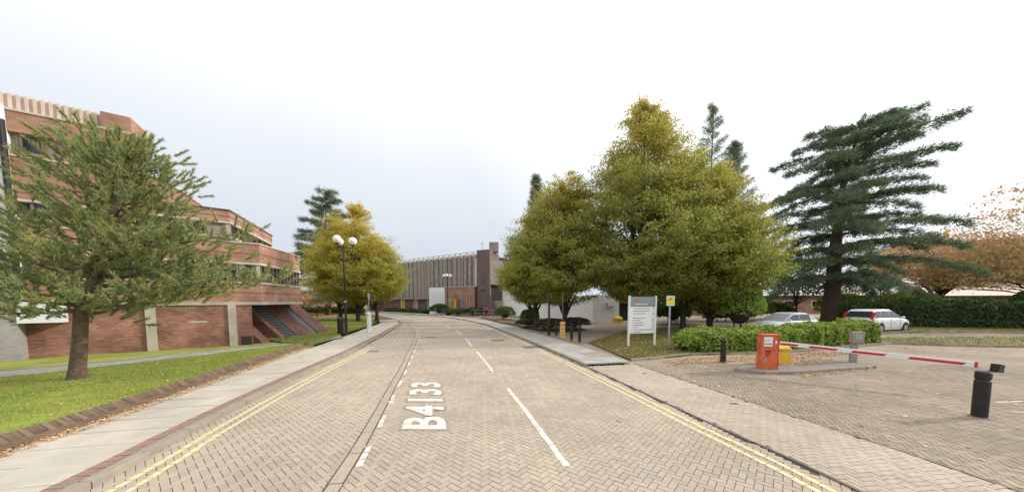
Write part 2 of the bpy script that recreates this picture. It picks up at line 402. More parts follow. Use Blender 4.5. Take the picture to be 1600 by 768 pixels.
# shared meshes for pieces, unit size
def bevel_box(name, lx, ly, h, b):
    mb = MB(); x, y = lx / 2, ly / 2
    mb.quadstrip([[(-x, -y, -h), (x, -y, -h), (x, y, -h), (-x, y, -h)], [(-x, -y, -b), (x, -y, -b), (x, y, -b), (-x, y, -b)],
                  [(-x + b, -y + b, 0), (x - b, -y + b, 0), (x - b, y - b, 0), (-x + b, y - b, 0)]], True)
    mb.face([(-x + b, -y + b, 0), (x - b, -y + b, 0), (x - b, y - b, 0), (-x + b, y - b, 0)])
    bm = bmesh.new(); bm.from_mesh(mb.mesh(name)); bmesh.ops.remove_doubles(bm, verts=bm.verts, dist=1e-5)
    bmesh.ops.recalc_face_normals(bm, faces=bm.faces)
    me = bpy.data.meshes.new(name); bm.to_mesh(me); bm.free()
    return me

# ------------------------------------------------------------------ the lines of the road
LK = Curve([(-4.5, -8), (-5.0, 0), (-5.55, 3.9), (-6.05, 6), (-6.5, 8.1), (-7.0, 10.9), (-8.05, 17.4), (-10.3, 28), (-13.1, 38.6), (-21.5, 53.5), (-32, 64.5), (-48, 76)])
RK = Curve([(5.6, -8), (5.0, 0), (4.5, 4.3), (4.0, 6.6), (3.45, 9.25), (2.9, 11.8), (2.05, 15.5), (0.05, 23.5), (-3.3, 35.4), (-9.3, 48.5), (-16.9, 59), (-27, 70), (-42, 82)])
CH = Curve([(-2.05, -2), (-2.35, 3), (-2.6, 4.83), (-2.8, 5.84), (-3.13, 7.36), (-3.56, 9.25), (-4.07, 11.58), (-4.86, 14.9), (-6.55, 21.9), (-8.5, 28.3), (-12.4, 38.2)])
def samp(c, s0, s1, off=0, step=.6): return [c.at(q, off) for q in np.arange(s0, s1, step)]

# ground: one sheet to the horizon
xs = np.concatenate([[-1500, -700, -350, -180, -110], np.arange(-80, 81, 4), [110, 180, 350, 700, 1500]])
ys = np.concatenate([[-1500, -700, -350, -120, -60], np.arange(-32, 101, 4), [130, 180, 350, 700, 1500]])
mb = MB(); mb.quadstrip([[(x, y, g(x, y) - .09) for x in xs] for y in ys]); structure('ground', mb, 'ground')

# road bed
mb = MB(); n = 160
L = [LK.at(LK.L * i / n, 0) for i in range(n + 1)]; Rr = [RK.at(RK.L * i / n, 0) for i in range(n + 1)]
mb.quadstrip([[(*p, -.006) for p in L], [(*p, -.006) for p in Rr]][::-1])
road = structure('road', mb, 'block_far')
mb = MB()
sA, sB = RK.sy(-6), RK.sy(21.85)
a = [LK.at(LK.sy(RK.at(q)[1]), 0) for q in np.linspace(sA, sB, 60)]; b = [RK.at(q, 0) for q in np.linspace(sA, sB, 60)]
mb.quadstrip([[(*p, -.0045) for p in b], [(*p, -.0045) for p in a]])
part('joint_sand', mb, 'joint', road)

# ---- herringbone blocks
BLK = bevel_box('paving_block', .192, .092, .014, .003)
cam2 = np.array([0, 0, 2.5])
def herringbone(poly, ang, parent, m, ymax, zf=None, limit=300, name='paving_block', mesh=None):
    p = np.array(poly); c = p.mean(0); r = np.abs(p - c).max() * 1.5 + 1; k = int(r / .1) + 2
    i, j = np.meshgrid(np.arange(-k, k), np.arange(-k, k), indexing='ij'); i = i.ravel(); j = j.ravel()
    d = (i - j) % 4
    H = d == 0; V = d == 3
    cx = np.concatenate([(i[H] + 1.0), (i[V] + .5)]) * .1; cy = np.concatenate([(j[H] + .5), (j[V] + 1.0)]) * .1
    rot = np.concatenate([np.zeros(H.sum()), np.full(V.sum(), math.pi / 2)])
    ca, sa = math.cos(ang), math.sin(ang)
    P = np.stack([c[0] + cx * ca - cy * sa, c[1] + cx * sa + cy * ca], 1); rot = rot + ang
    ok = inside(P, poly) & (P[:, 1] < ymax); P = P[ok]; rot = rot[ok]
    z = rng.normal(0, .0012, len(P)) + (np.array([zf(*q) for q in P]) if zf else 0)
    # what shows largest in the frame: near, and inside the field of view
    fw = P[:, 1]; px = P[:, 0] / np.maximum(fw, .1); vis = (fw > 4.0) & (np.abs(px) < 1.55)
    order = np.argsort(np.where(vis, np.hypot(P[:, 0] * .4, P[:, 1]), 1e6)); single = np.zeros(len(P), bool); single[order[:limit]] = True
    tl = rng.normal(0, .003, (len(P), 2)); rr = rot + rng.normal(0, .014, len(P))
    for q in np.where(single)[0]:
        patch = ((P[q, 0] - 2.6) / 1.5) ** 2 + ((P[q, 1] - 5.0) / 1.1) ** 2 < 1 and rng.random() < .4
        o = link(name, BLKG if patch else BLK, m, parent, (P[q, 0], P[q, 1], z[q])); o.rotation_euler = (tl[q, 0], tl[q, 1], rr[q])
    bv = np.array([v.co[:] for v in BLK.vertices]); bf = np.array([list(f.vertices) for f in BLK.polygons])
    S_ = np.where(~single)[0]; cs, sn = np.cos(rr[S_])[:, None], np.sin(rr[S_])[:, None]
    X = P[S_, 0][:, None] + bv[:, 0] * cs - bv[:, 1] * sn; Y = P[S_, 1][:, None] + bv[:, 0] * sn + bv[:, 1] * cs
    Z = z[S_][:, None] + bv[:, 2] + tl[S_, :1] * bv[:, 0]
    Vv = np.stack([X, Y, Z], -1).reshape(-1, 3); F = (bf[None] + (np.arange(len(S_)) * len(bv))[:, None, None]).reshape(-1, 4)
    me = npmesh(name + 's', Vv, F)
    tag(link(name + 's', me, m, parent), kind='stuff')
BLK.materials.append(MATS['block']); BLKG = BLK.copy(); BLKG.materials.clear(); BLKG.materials.append(MATS['block_grey'])
lk = samp(LK, LK.sy(1), LK.sy(23), .07); rk = samp(RK, RK.sy(1), RK.sy(23), .02)
herringbone(lk + rk[::-1], R(45 + 5), road, 'block', 22)

# ---- markings, laid on the blocks as short chunks
def chunks(c, s0, s1, off, w, m, name, L=.2, gap=.012, z=.005, skip=0., parent=None):
    mb = MB(); q = s0
    while q < s1:
        if random.random() > skip:
            w0 = w * random.uniform(.86, 1.05); oo = off + random.uniform(-.006, .006)
            a, b2, d, e2 = c.at(q, oo + w0 / 2), c.at(q + L - gap, oo + w0 / 2), c.at(q + L - gap, oo - w0 / 2), c.at(q, oo - w0 / 2)
            mb.face([(*e2, z), (*d, z), (*b2, z), (*a, z)])
        q += L
    return part(name, mb, m, parent or road)
for off in (-.30, -.52): chunks(LK, LK.sy(0), LK.sy(17.6), off, .10, 'yellow_paint', 'yellow_line', skip=.01)
for off in (.27, .49): chunks(RK, RK.sy(0), RK.sy(45), off, .10, 'yellow_paint', 'yellow_line', skip=.01)
chunks(LK, LK.sy(31), LK.sy(37.5), -.3, .1, 'yellow_paint', 'yellow_line', L=.5, gap=.2)
for (x0, y0), (x1, y1) in (((.83, 4.80), (-.13, 9.25)), ((-.69, 11.5), (-1.74, 16.04)), ((-2.22, 17.87), (-3.15, 21.92)), ((-3.74, 24.0), (-4.79, 27.68)), ((-5.67, 30.0), (-6.85, 33.6)), ((-7.66, 35.6), (-9.4, 39.8)), ((-10.7, 42.3), (-12.7, 45.6)), ((-14.4, 48), (-17, 51))):
    c = Curve([(x0, y0), ((x0 + x1) / 2 + .02, (y0 + y1) / 2), (x1, y1)]); chunks(c, 0, c.L - .1, 0, .11, 'white_paint', 'lane_dash', L=.19, gap=.006)
q = CH.sy(3.2)
while q < CH.sy(34):
    c2 = Curve([CH.at(q, -.255), CH.at(q + .35, -.255), CH.at(q + .72, -.255)]); chunks(c2, 0, c2.L - .1, 0, .095, 'white_paint', 'lane_dash', L=.24, gap=.02); q += 1.5 + .01 * q
# bay lines and worn marks across the bay
def bar(p, q, w, m, name='bay_line', z=.005):
    mb = MB(); p = Vector((*p, z)); q = Vector((*q, z)); d = (q - p).normalized(); s_ = Vector((-d.y, d.x, 0)) * w / 2
    mb.face([p - s_, q - s_, q + s_, p + s_]); return part(name, mb, m, road)
bar((-8.25, 18.15), (-6.2, 18.25), .13, 'worn_white'); bar((-9.3, 23.2), (-7.4, 23.4), .1, 'worn_white')
# worn lettering in the bay: too faded to read, rows of short strokes
for i in range(8):
    y = 18.9 + i * 1.25; x = CH.at(CH.sy(y), .75)[0]
    mb = MB()
    for k in range(3):
        xx = x - .28 + .28 * k; mb.face([(xx - .28, y + .1 * k, .005), (xx - .17, y + .1 * k, .005), (xx - .33, y + .62, .005), (xx - .44, y + .62, .005)])
    mb.face([(x - .6, y, .006), (x + .35, y + .1, .006), (x + .35, y + .22, .006), (x - .6, y + .12, .006)])
    part('worn_letter', mb, 'worn_white', road)
# faint crossed strokes on the carriageway
for p, q in (((-4.25, 17.3), (-3.35, 17.75)), ((-4.15, 18.25), (-3.35, 17.75)), ((-3.3, 17.75), (-2.35, 17.45)), ((-3.3, 17.75), (-2.45, 18.4))): bar(p, q, .12, 'worn_white', 'worn_stroke')
# B4133 along the lane
def text_mesh(txt, offset=0., size=1):
    cu = bpy.data.curves.new('t', 'FONT'); cu.body = txt; cu.size = size; cu.offset = offset; cu.resolution_u = 4; cu.space_character = 1.13
    o = bpy.data.objects.new('t', cu); COL.objects.link(o); bpy.context.view_layer.update()
    me = bpy.data.meshes.new_from_object(o.evaluated_get(bpy.context.evaluated_depsgraph_get())); bpy.data.objects.remove(o)
    return me
def laid_text(txt, name, m, off, z, p0, p1, cap):
    me = text_mesh(txt, off); X = [v.co.x for v in me.vertices]; Yv = [v.co.y for v in me.vertices]
    x0, x1, y0, y1 = min(X), max(X), min(Yv), max(Yv)
    d = Vector((p1[0] - p0[0], p1[1] - p0[1], 0)); L_ = d.length; d.normalize(); u = Vector((-1, .02, 0))
    pad = off if name == 'letter_edge' else 0
    for v in me.vertices:
        a = (v.co.x - x0) / (x1 - x0) * L_; b_ = (v.co.y - y0) / (y1 - y0) * cap
        if name == 'letter_edge': a = -.07 + a * (L_ + .14) / L_; b_ = -.07 + b_ * (cap + .14) / cap
        v.co = Vector((p0[0], p0[1], z)) + d * a + u * b_
    return part_mesh(name, me, m, road)
def part_mesh(name, me, m, parent): return link(name, me, m, parent)
laid_text('B4133', 'letter_edge', 'halo', .075, .0045, (-1.27, 6.22), (-2.2, 9.9), .9)
laid_text('B4133', 'road_lettering', 'white_paint', .03, .0085, (-1.27, 6.22), (-2.2, 9.9), .9)
# drain covers
for (x, y, w, h, r) in ((1.05, 17.7, .9, .9, .25), (-.9, 20.8, .8, .7, .25), (-6.9, 16.2, .5, .4, .15), (-5.6, 22.5, .6, .5, .2)):
    mb = MB(); mb.box((x, y, .004), (w, h, .016), r)
    pc = part('drain_cover', mb, 'kerb_dark', road)
    mb = MB()
    for k in range(5): mb.box((x + (k - 2) * w * .16 * math.cos(r), y + (k - 2) * w * .16 * math.sin(r), .0135), (w * .06, h * .8, .006), r)
    part('grating', mb, 'asphalt', pc)
# channel stones
part('channel_joint', ribbon(CH, CH.sy(2.5), CH.sy(37.5), .03, -.20, .0025), 'joint', road)
CS = bevel_box('channel_stone', 1, 1, .03, .004)
q = CH.sy(2.5)
while q < CH.sy(37.5):
    l = random.uniform(.88, .95); x, y = CH.at(q + l / 2, -.085)
    o = link('channel_stone', CS, 'channel', road, (x, y, .012)); o.scale = (l - .02, .175, 1); o.rotation_euler = (0, 0, CH.dirz(q + l / 2)); q += l

# ------------------------------------------------------------------ pavements
KS = bevel_box('kerb_stone', 1, 1, .2, .02)
def kerbs(c, s0, s1, off, z, parent, w=.15, L=.915, m='kerb', name='kerb_stone', zf=None):
    q = s0
    while q < s1:
        x, y = c.at(q + L / 2, off); o = link(name, KS, None, parent, (x, y, z + rng.normal(0, .003) + (zf(x, y) if zf else 0)))
        o.scale = (L - .012, w, 1); o.rotation_euler = (0, 0, c.dirz(q + L / 2) + rng.normal(0, .004)); q += L
KS.materials.append(MATS['kerb'])
SL = bevel_box('paving_slab', 1, 1, .05, .004); SL.materials.append(MATS['slab'])
SG = bevel_box('paving_slab', 1, 1, .05, .004); SG.materials.append(MATS['slab_grey'])
def slabs(c, s0, s1, o0, o1f, z, parent, me, row=.68, wide=.92):
    """rows across the pavement from offset o0 outwards to o1f(s)"""
    q = s0; k = 0
    while q < s1:
        o1 = o1f(q + row / 2); a = o0; first = (.35 + .3 * random.random()) * wide if k % 2 else wide
        sg = 1 if o1 > o0 else -1; w = first
        while abs(o1 - a) > .08:
            w = min(w, abs(o1 - a)); x, y = c.at(q + row / 2, a + sg * w / 2)
            o = link('paving_slab', me, None, parent, (x, y, z + rng.normal(0, .002))); o.scale = (row - .016, w - .016, 1)
            o.rotation_euler = (rng.normal(0, .002), rng.normal(0, .002), c.dirz(q + row / 2)); a += sg * w; w = wide
        q += row; k += 1
ZP = .11
# left
mb = ribbon(LK, 0, LK.L, 2.35, .02, ZP - .02); pav = structure('pavement', mb, 'joint')
kerbs(LK, LK.sy(1.5), LK.sy(55), .085, ZP, pav, L=.915)
EB = bevel_box('edging_brick', .094, .21, .05, .005); EB.materials.append(MATS['edge_brick'])
for i in range(300):
    s_ = LK.sy(3) + i * .104; x, y = LK.at(s_, .285); o = link('edging_brick', EB, None, pav, (x, y, ZP + .003 + rng.normal(0, .002))); o.rotation_euler = (0, 0, LK.dirz(s_) + rng.normal(0, .02))
ribbon_rest = ribbon(LK, LK.sy(3) + 31.2, LK.sy(60), .39, .175, ZP + .002); tag(part('edging_bricks', ribbon_rest, 'edge_brick', pav), kind='stuff')
BANK = Curve([(-7.4, -2), (-7.9, 3), (-8.2, 5.95), (-8.62, 7.9), (-9.2, 10.4), (-10.0, 14), (-10.75, 17.2)])
def bankoff(s_):
    p = LK.at(s_)
    if p[1] > 17.2: return 2.35
    b_ = BANK.at(BANK.sy(p[1])); return math.hypot(b_[0] - p[0], b_[1] - p[1]) * .985
slabs(LK, LK.sy(1.5), LK.sy(42), .395, bankoff, ZP, pav, SL)
# right
RW = 1.95
s12 = RK.sy(12.4)
mb = ribbon(RK, s12, RK.L, -.02, -RW, ZP - .02); rpav = structure('pavement', mb, 'joint')
kerbs(RK, s12, RK.sy(60), -.085, ZP, rpav)
slabs(RK, s12, RK.sy(45), -.165, lambda q: -RW, ZP, rpav, SG, .62, .9)
mb = ribbon(RK, RK.sy(45), RK.sy(78), -.16, -RW, ZP - .004); part('far_paving', mb, 'slab_grey', rpav)
# manhole patch on the pavement
mb = MB().box((3.75, 14.6, ZP + .004), (1.0, 1.3, .012), RK.dirz(RK.sy(14.6)) - math.pi / 2); part('manhole_cover', mb, 'concrete_rib', rpav)
# dropped kerb along the crossing, and the blocks of the crossing behind it
mb = MB(); cross = [RK.at(q, -.1) for q in np.linspace(RK.sy(1), s12, 40)]; crossb = [RK.at(q, -2.15) for q in np.linspace(RK.sy(1), s12, 40)]
mb.quadstrip([[(*p, -.0043) for p in crossb], [(*p, -.0043) for p in cross]]); crossing = structure('crossing', mb, 'joint')
herringbone(cross + crossb[::-1], R(8), crossing, 'block', 14)
KD = bevel_box('dropped_kerb_stone', 1, 1, .1, .012); KD.materials.append(MATS['kerb_dark'])
q = RK.sy(1.2)
while q < s12 + .3:
    x, y = RK.at(q + .45, -.045); o = link('dropped_kerb_stone', KD, None, crossing, (x, y, .021)); o.scale = (.895, .05, 1); o.rotation_euler = (0, 0, RK.dirz(q + .45)); q += .9
# forecourt and car park: one sheet that climbs, blocks where they show
mb = MB(); fx = np.concatenate([np.arange(0, 60, 1.5)]); rows = []
for y in np.arange(-8, 62, 1.5):
    xr = RK.at(RK.sy(min(y, 80)), -2.12 if y < 12.4 else -1.9)[0]
    rows.append([(xr + x_, y, g(xr + x_, y) - .010) for x_ in fx])
mb.quadstrip(rows); fore = structure('forecourt', mb, 'fore_far')
FB = samp(RK, RK.sy(2), RK.sy(12.5), -2.2)
fpoly = FB + [(6.9, 13.2), (8.2, 13.0), (8.2, 11.3), (13.6, 12.2), (17.5, 12.5), (15.5, 2)]
BLK2 = BLK; BLK = BLK.copy(); BLK.materials.clear(); BLK.materials.append(MATS['fore_block'])
herringbone(fpoly, R(-28), fore, 'fore_block', 13.4, zf=lambda x, y: g(x, y))
mb = MB(); c = RK.at
ribbon(RK, RK.sy(2), s12, -2.13, -2.19, .004, mb=mb); part('edging_line', mb, 'kerb_dark', fore)
for k in range(2): chunks(Curve([(11.6, 7.9), (13.4, 8.1), (16.5, 8.6)] if k else [(11.3, 7.25), (12.3, 7.0), (13.2, 6.6)]), 0, 3.6 if k else 1.6, 0, .07, 'yellow_paint', 'yellow_line', skip=.35, parent=fore)

# ------------------------------------------------------------------ left verge: bank, lawn, path
mb = ribbon(BANK, 0, BANK.L, .34, -.02, .27, ZP - .01); bank = structure('verge_edging', mb, 'earth')
BB = bevel_box('bank_brick', .098, .22, .06, .008); BB.materials.append(MATS['bank_brick'])
i = 0; s_ = BANK.sy(2.2)
while s_ < BANK.L - .05 and i < 300:
    x, y = BANK.at(s_, .23); o = link('bank_brick', BB, None, bank, (x, y, .243 + rng.normal(0, .006)))
    a = BANK.dirz(s_); o.rotation_euler = (Matrix.Rotation(a + rng.normal(0, .02), 3, 'Z') @ Matrix.Rotation(R(38) + rng.normal(0, .03), 3, 'X')).to_euler(); s_ += .104; i += 1
PF = Curve([(-22, 2), (-17.2, 7.6), (-15.4, 9.8), (-13.6, 13), (-12.2, 16), (-11.2, 17.9)])
PB = Curve([(-24, 4), (-18.6, 9.3), (-16.6, 11.3), (-14.7, 14.1), (-13.2, 17), (-11.6, 19.5), (-10.9, 21)])
def strip2(A, B, n, zA, zB, bump=0, m=8):
    mb = MB(); rows = []
    for j in range(m + 1):
        f = j / m; row = []
        for i in range(n + 1):
            a, b_ = A(i / n), B(i / n); x, y = a[0] * (1 - f) + b_[0] * f, a[1] * (1 - f) + b_[1] * f
            row.append((x, y, zA * (1 - f) + zB * f + bump * math.sin(x * 1.7) * math.sin(y * 1.3) * math.sin(math.pi * f)))
        rows.append(row)
    mb.quadstrip(rows); return mb
bk = lambda t: BANK.at(BANK.L * t, .33); pf = lambda t: PF.at(PF.L * t)
mb = strip2(pf, bk, 50, .2, .265, .03); lawn = structure('lawn', mb, 'lawn')
def grass(name, polyfun, n, m, L=.06, w=.016, parent=None, label=None):
    P = polyfun(n); D = rng.normal(size=(len(P), 3)) * .45 + np.array([0, 0, 1]); V, F = blades(P, D, L, w)
    return tag(link(name, npmesh(name, V, F), m, parent), label, kind='stuff', cat='grass' if label else None)
def lawn_pts(n):
    t, f = rng.random(n), rng.random(n); o = []
    A = np.array([pf(k / 100) for k in range(101)]); B = np.array([bk(k / 100) for k in range(101)])
    a = np.stack([np.interp(t, np.linspace(0, 1, 101), A[:, k]) for k in (0, 1)], 1); b_ = np.stack([np.interp(t, np.linspace(0, 1, 101), B[:, k]) for k in (0, 1)], 1)
    p = a * (1 - f[:, None]) + b_ * f[:, None]; z = .2 * (1 - f) + .265 * f + .03 * np.sin(p[:, 0] * 1.7) * np.sin(p[:, 1] * 1.3) * np.sin(np.pi * f)
    P = np.column_stack([p, z - .005]); pt = np.sin(P[:, 0] * 2.3 + 1) * np.sin(P[:, 1] * 1.9) + np.sin(P[:, 0] * 5.1 - P[:, 1] * 3.7) * .6
    return P[(P[:, 1] > 3) & ((pt < .75) | (rng.random(len(P)) < .35))]
grass('lawn_grass', lawn_pts, 130000, 'grass', label='bright green mown grass of the lawn round the pine')
mb = strip2(lambda t: PB.at(PB.L * t), lambda t: PF.at(PF.L * t), 40, .16, .165); structure('path', mb, 'path')
# grass strip behind the path, under the brick wall, and the slope beyond it
mb = MB(); rows = []
for t in np.linspace(0, 1, 40):
    a = PB.at(PB.L * t); rows.append([(a[0], a[1], .14), (a[0] - .6, a[1] + .9, .15), (a[0] - 3.0, a[1] + 4.5, .13)])
mb.quadstrip([list(r) for r in zip(*rows)][::-1]); structure('grass_strip', mb, 'lawn')
kb = MB(); pk = structure('path_edging', ribbon(PB, 0, PB.L, .1, .0, .17, .17), 'kerb_dark')
kerbs(PB, PB.sy(5), PB.L - .5, .05, .185, pk, w=.08, m='kerb_dark')
# verge under the left trees
V2 = Curve([(-10.75, 17.3), (-11.2, 20), (-12.4, 24), (-13.6, 30), (-15.9, 38.3), (-19, 45), (-24, 52.5), (-30, 58), (-40, 66)])
mb = MB(); rows = []
for t in np.linspace(0, 1, 60):
    a = V2.at(V2.L * t); rows.append([(a[0], a[1], ZP + .005), (a[0] - 2, a[1] + .8, .2), (a[0] - 6, a[1] + 3, .32), (a[0] - 16, a[1] + 10, .4), (a[0] - 40, a[1] + 25, .4)])
mb.quadstrip([list(r) for r in zip(*rows)][::-1]); structure('verge', mb, 'lawn_dry')
def verge_pts(n):
    t, f = rng.random(n) ** 1.3, rng.random(n) ** 1.5 * 6; A = np.array([V2.at(V2.L * k / 100) for k in range(101)])
    a = np.stack([np.interp(t, np.linspace(0, 1, 101), A[:, k]) for k in (0, 1)], 1)
    return np.column_stack([a[:, 0] - f, a[:, 1] + f * .45, np.interp(f, [0, 2, 6], [.115, .2, .32])])
grass('verge_grass', verge_pts, 26000, 'grass', .11, .05, label='shaded grass verge under the clump of golden trees')

# ------------------------------------------------------------------ right planted island and far grass
def sheet(name, poly, z, m, cell=.8):
    poly = np.array(poly); mb = MB(); c = poly.mean(0)
    rings = []
    for f in (1, .8, .5, .2): rings.append([(c[0] + (p[0] - c[0]) * f, c[1] + (p[1] - c[1]) * f, z + (0 if f == 1 else .03) + g(c[0] + (p[0] - c[0]) * f, c[1] + (p[1] - c[1]) * f)) for p in poly])
    mb.quadstrip(rings, True); mb.face(rings[-1]); return structure(name, mb, m)
ISL = [(5.0, 13.5), (6.3, 14.0), (8.4, 15.0), (12.3, 15.3), (16.5, 16.2), (20.6, 17.2), (20.4, 20.6), (16, 20.5), (13.5, 22), (14.5, 27.5), (9, 26.5), (4.6, 19.6)]
sheet('planted_island', ISL, .05, 'lawn_dry')
ic = Curve(ISL[:6]); isl_k = structure('island_edging', ribbon(ic, 0, ic.L, .1, -.0, .06, .06, zf=g), 'kerb_dark'); kerbs(ic, 0, ic.L - .9, .04, .085, isl_k, w=.09, zf=g)
def poly_pts(poly, n, z):
    p = np.array(poly); lo, hi = p.min(0), p.max(0); P = rng.uniform(lo, hi, (n, 2)); P = P[inside(P, p)]
    return np.column_stack([P, [z + g(*q) for q in P]])
grass('island_grass', lambda n: poly_pts([(4.9, 13.7), (7.8, 14.9), (10.5, 16.5), (12, 21), (13, 26), (9, 26), (4.7, 19.4)], n, .07), 30000, 'grass_dry', .09, .03, label='thin yellowing grass round the information sign')
G2 = [(21.3, 20.6), (28, 20.9), (50, 16), (50, 19.5), (28, 24.6), (25.5, 24.6)]
sheet('far_grass', G2, .06, 'lawn_dry')
G1 = [(19.5, 17.6), (23.5, 15.6), (34, 13.4), (48, 11.5), (48, 14.5), (33, 17), (24, 18.3), (20.5, 18.8)]
sheet('near_grass', G1, .06, 'lawn_dry')
for nm, G_ in (('far_grass_blades', G2), ('near_grass_blades', G1)):
    grass(nm, lambda n, G_=G_: poly_pts(G_, n, .07), 14000, 'grass_dry', .1, .04, label='dry grass strip between the car park kerbs' if 'near' in nm else 'dry grass at the foot of the dark clipped hedge')
for nm, pts in (('island_edging', [(19.4, 17.7), (19.6, 17.4), (23.5, 15.5), (34, 13.3), (46, 11.4)]), ('island_edging', [(21.2, 20.5), (28, 20.8), (38, 18.6), (50, 15.9)])):
    c = Curve(pts); o = structure(nm, ribbon(c, 0, c.L, .0, -.1, .07, .07, zf=g), 'kerb_dark'); kerbs(c, 0, c.L - 1, -.05, .09, o, w=.1, zf=g)
# bed of low dark plants and bare earth by the white wall
BED = [(-1.2, 37), (.3, 33), (2.2, 27.6), (4.0, 26.4), (6.3, 27.5), (6.2, 30.5), (3, 36), (-1.5, 46.5), (-5.0, 50)]
sheet('planting_bed', BED, .09, 'earth')

# ------------------------------------------------------------------ buildings
def off2(p, d, k): return (p[0] + d[0] * k, p[1] + d[1] * k)
def nrm2(a, b): d = (b[0] - a[0], b[1] - a[1]); l = math.hypot(*d); return (d[0] / l, d[1] / l), (d[1] / l, -d[0] / l)   # along, right-hand (outward when going left->right seen from outside)
def seg(a, b, t0, t1): return (a[0] + (b[0] - a[0]) * t0, a[1] + (b[1] - a[1]) * t0), (a[0] + (b[0] - a[0]) * t1, a[1] + (b[1] - a[1]) * t1)
def wallbox(mb, a, b, out0, out1, z0, z1):
    d, n_ = nrm2(a, b); mb.prism([off2(a, n_, out0), off2(b, n_, out0), off2(b, n_, out1), off2(a, n_, out1)], z0, z1, True, True); return mb
def window(parent, a, b, z0, z1, out=-.1, glass='glass', frame='frame_brown', fw=.06, name='window', fout=.07):
    """glazed unit between plan points a and b; the outside is to the right of a->b"""
    w = part(name, wallbox(MB(), a, b, out, out - .03, z0, z1), glass, parent, True)
    L_ = math.hypot(b[0] - a[0], b[1] - a[1]); f = fw / L_; m_ = MB()
    wallbox(m_, *seg(a, b, 0, f), out + fout, out - .01, z0, z1); wallbox(m_, *seg(a, b, 1 - f, 1), out + fout, out - .01, z0, z1)
    wallbox(m_, *seg(a, b, f, 1 - f), out + fout, out - .01, z0, z0 + fw); wallbox(m_, *seg(a, b, f, 1 - f), out + fout, out - .01, z1 - fw, z1)
    part('frame', m_, frame, w, True); return w
A = (-20.5, 12.9); dA = (.803, .596); nA = (.596, -.803)
at_ = lambda t: off2(A, dA, t)
bld = thing('brick_building', 'stepped red brick building with bands of dark windows and sloping buttresses', 'building', (-18, 17, 0))
back = lambda p, k=14: (p[0] - .9 * k, p[1] + .45 * k)
LEFT = -6.0
def fp(corner, end, inset=0): return [off2(at_(LEFT), nA, -inset), (corner[0] - inset * 1.1, corner[1] + inset * .4), (end[0] - inset, end[1]), back(end), (at_(LEFT)[0] - 8, at_(LEFT)[1] + 11)]
# ground floor
E_ = at_(8.0)
gf = MB().prism([at_(LEFT), E_, (-15.9, 19.0), (-16.3, 24.2), back((-16.3, 24.2)), (at_(LEFT)[0] - 8, at_(LEFT)[1] + 11)], -.1, 2.30)
part('wall', gf, 'brick_wall', bld, True)
for t in (4.08, 7.02):
    p = at_(t); m_ = wallbox(MB(), at_(t), at_(t + .33), .10, -.05, 0, 2.32); part('pilaster', m_, 'concrete', bld, True)
part('vent', wallbox(MB(), at_(7.5), at_(7.92), .025, -.05, .18, .62), 'dark_slot', bld, True)
part('plaque', wallbox(MB(), at_(5.5), at_(6.2), .015, -.01, 1.42, 1.50), 'concrete', bld, True)
C1, D1 = at_(8.45), (-14.75, 22.9)
def ring(corner, end, z0, z1, out, m, name): # continuous band round left face and right face
    d1, n1 = nrm2(at_(LEFT), corner); d2, n2 = nrm2(corner, end); k = (n1[0] + n2[0], n1[1] + n2[1]); kk = out / (1 + n1[0] * n2[0] + n1[1] * n2[1])
    cc = (corner[0] + k[0] * kk, corner[1] + k[1] * kk); e2 = off2(off2(end, n2, out), d2, out)
    part(name, MB().prism([off2(at_(LEFT), n1, out), cc, e2, back(e2), (at_(LEFT)[0] - 8, at_(LEFT)[1] + 11)], z0, z1, True, True), m, bld, True)
def floor(corner, end, z0, zs, zh, z1, npan, panes=True, cop=True, lo=0.):
    ring(corner, end, z0, zs, 0, 'brick', 'wall'); ring(corner, end, zs, zs + .1, .06, 'concrete', 'sill')
    ring(corner, end, zs + .1, zh, -.35, 'dark_slot', 'wall_core')
    ring(corner, end, zh, zh + .09, .05, 'coping', 'lintel'); ring(corner, end, zh + .09, z1, 0, 'brick', 'parapet')
    if cop: ring(corner, end, z1, z1 + .06, .05, 'coping' if cop == 1 else 'brick_dark', 'coping')
    ring(corner, end, (zh + .09 + z1) / 2 - .03, (zh + .09 + z1) / 2, .012, 'brick_dark', 'string_course')
    ring(corner, end, (z0 + zs) / 2, (z0 + zs) / 2 + .03, .012, 'brick_dark', 'string_course')
    if panes:
        for i in range(npan):
            a, b_ = seg(corner, end, .03 + .96 * i / npan, .03 + .96 * (i + 1) / npan); window(bld, a, b_, zs + .1, zh, fw=.05)
        d = nrm2(at_(LEFT), corner)[0]; T = 8.45 + (corner[0] - C1[0]) / dA[0]; t = T - .18; k = 0
        while t - .8 > .2:
            if k % 5 == 4: part('pier', wallbox(MB(), at_(t - .5), at_(t), -.02, -.3, zs + .1, zh), 'brick', bld, True); t -= .5
            else: window(bld, at_(t - .78), at_(t), zs + .1, zh, fw=.045, glass='glass' if (k % 3 or lo == 0) else 'blind'); t -= .78
            k += 1
        part('pier', wallbox(MB(), at_(T - .17), at_(T), -.01, -.3, zs + .1, zh), 'concrete', bld, True)
ring(C1, D1, 2.30, 2.46, .07, 'concrete', 'band')
floor(C1, D1, 2.46, 3.42, 4.45, 5.55, 11)
P2, Q2 = at_(7.3), (-17.3, 23.9)
floor(P2, Q2, 5.61, 5.75, 6.5, 7.15, 7, cop=2, lo=1)
P3, Q3 = at_(4.89), (-19.15, 20.9)
ring(P3, Q3, 7.20, 8.25, 0, 'brick', 'wall'); ring(P3, Q3, 8.25, 8.31, .05, 'coping', 'coping')
P4, Q4 = at_(4.09), (-17.99, 16.7)
ring(P4, Q4, 8.3, 8.45, 0, 'brick', 'wall')
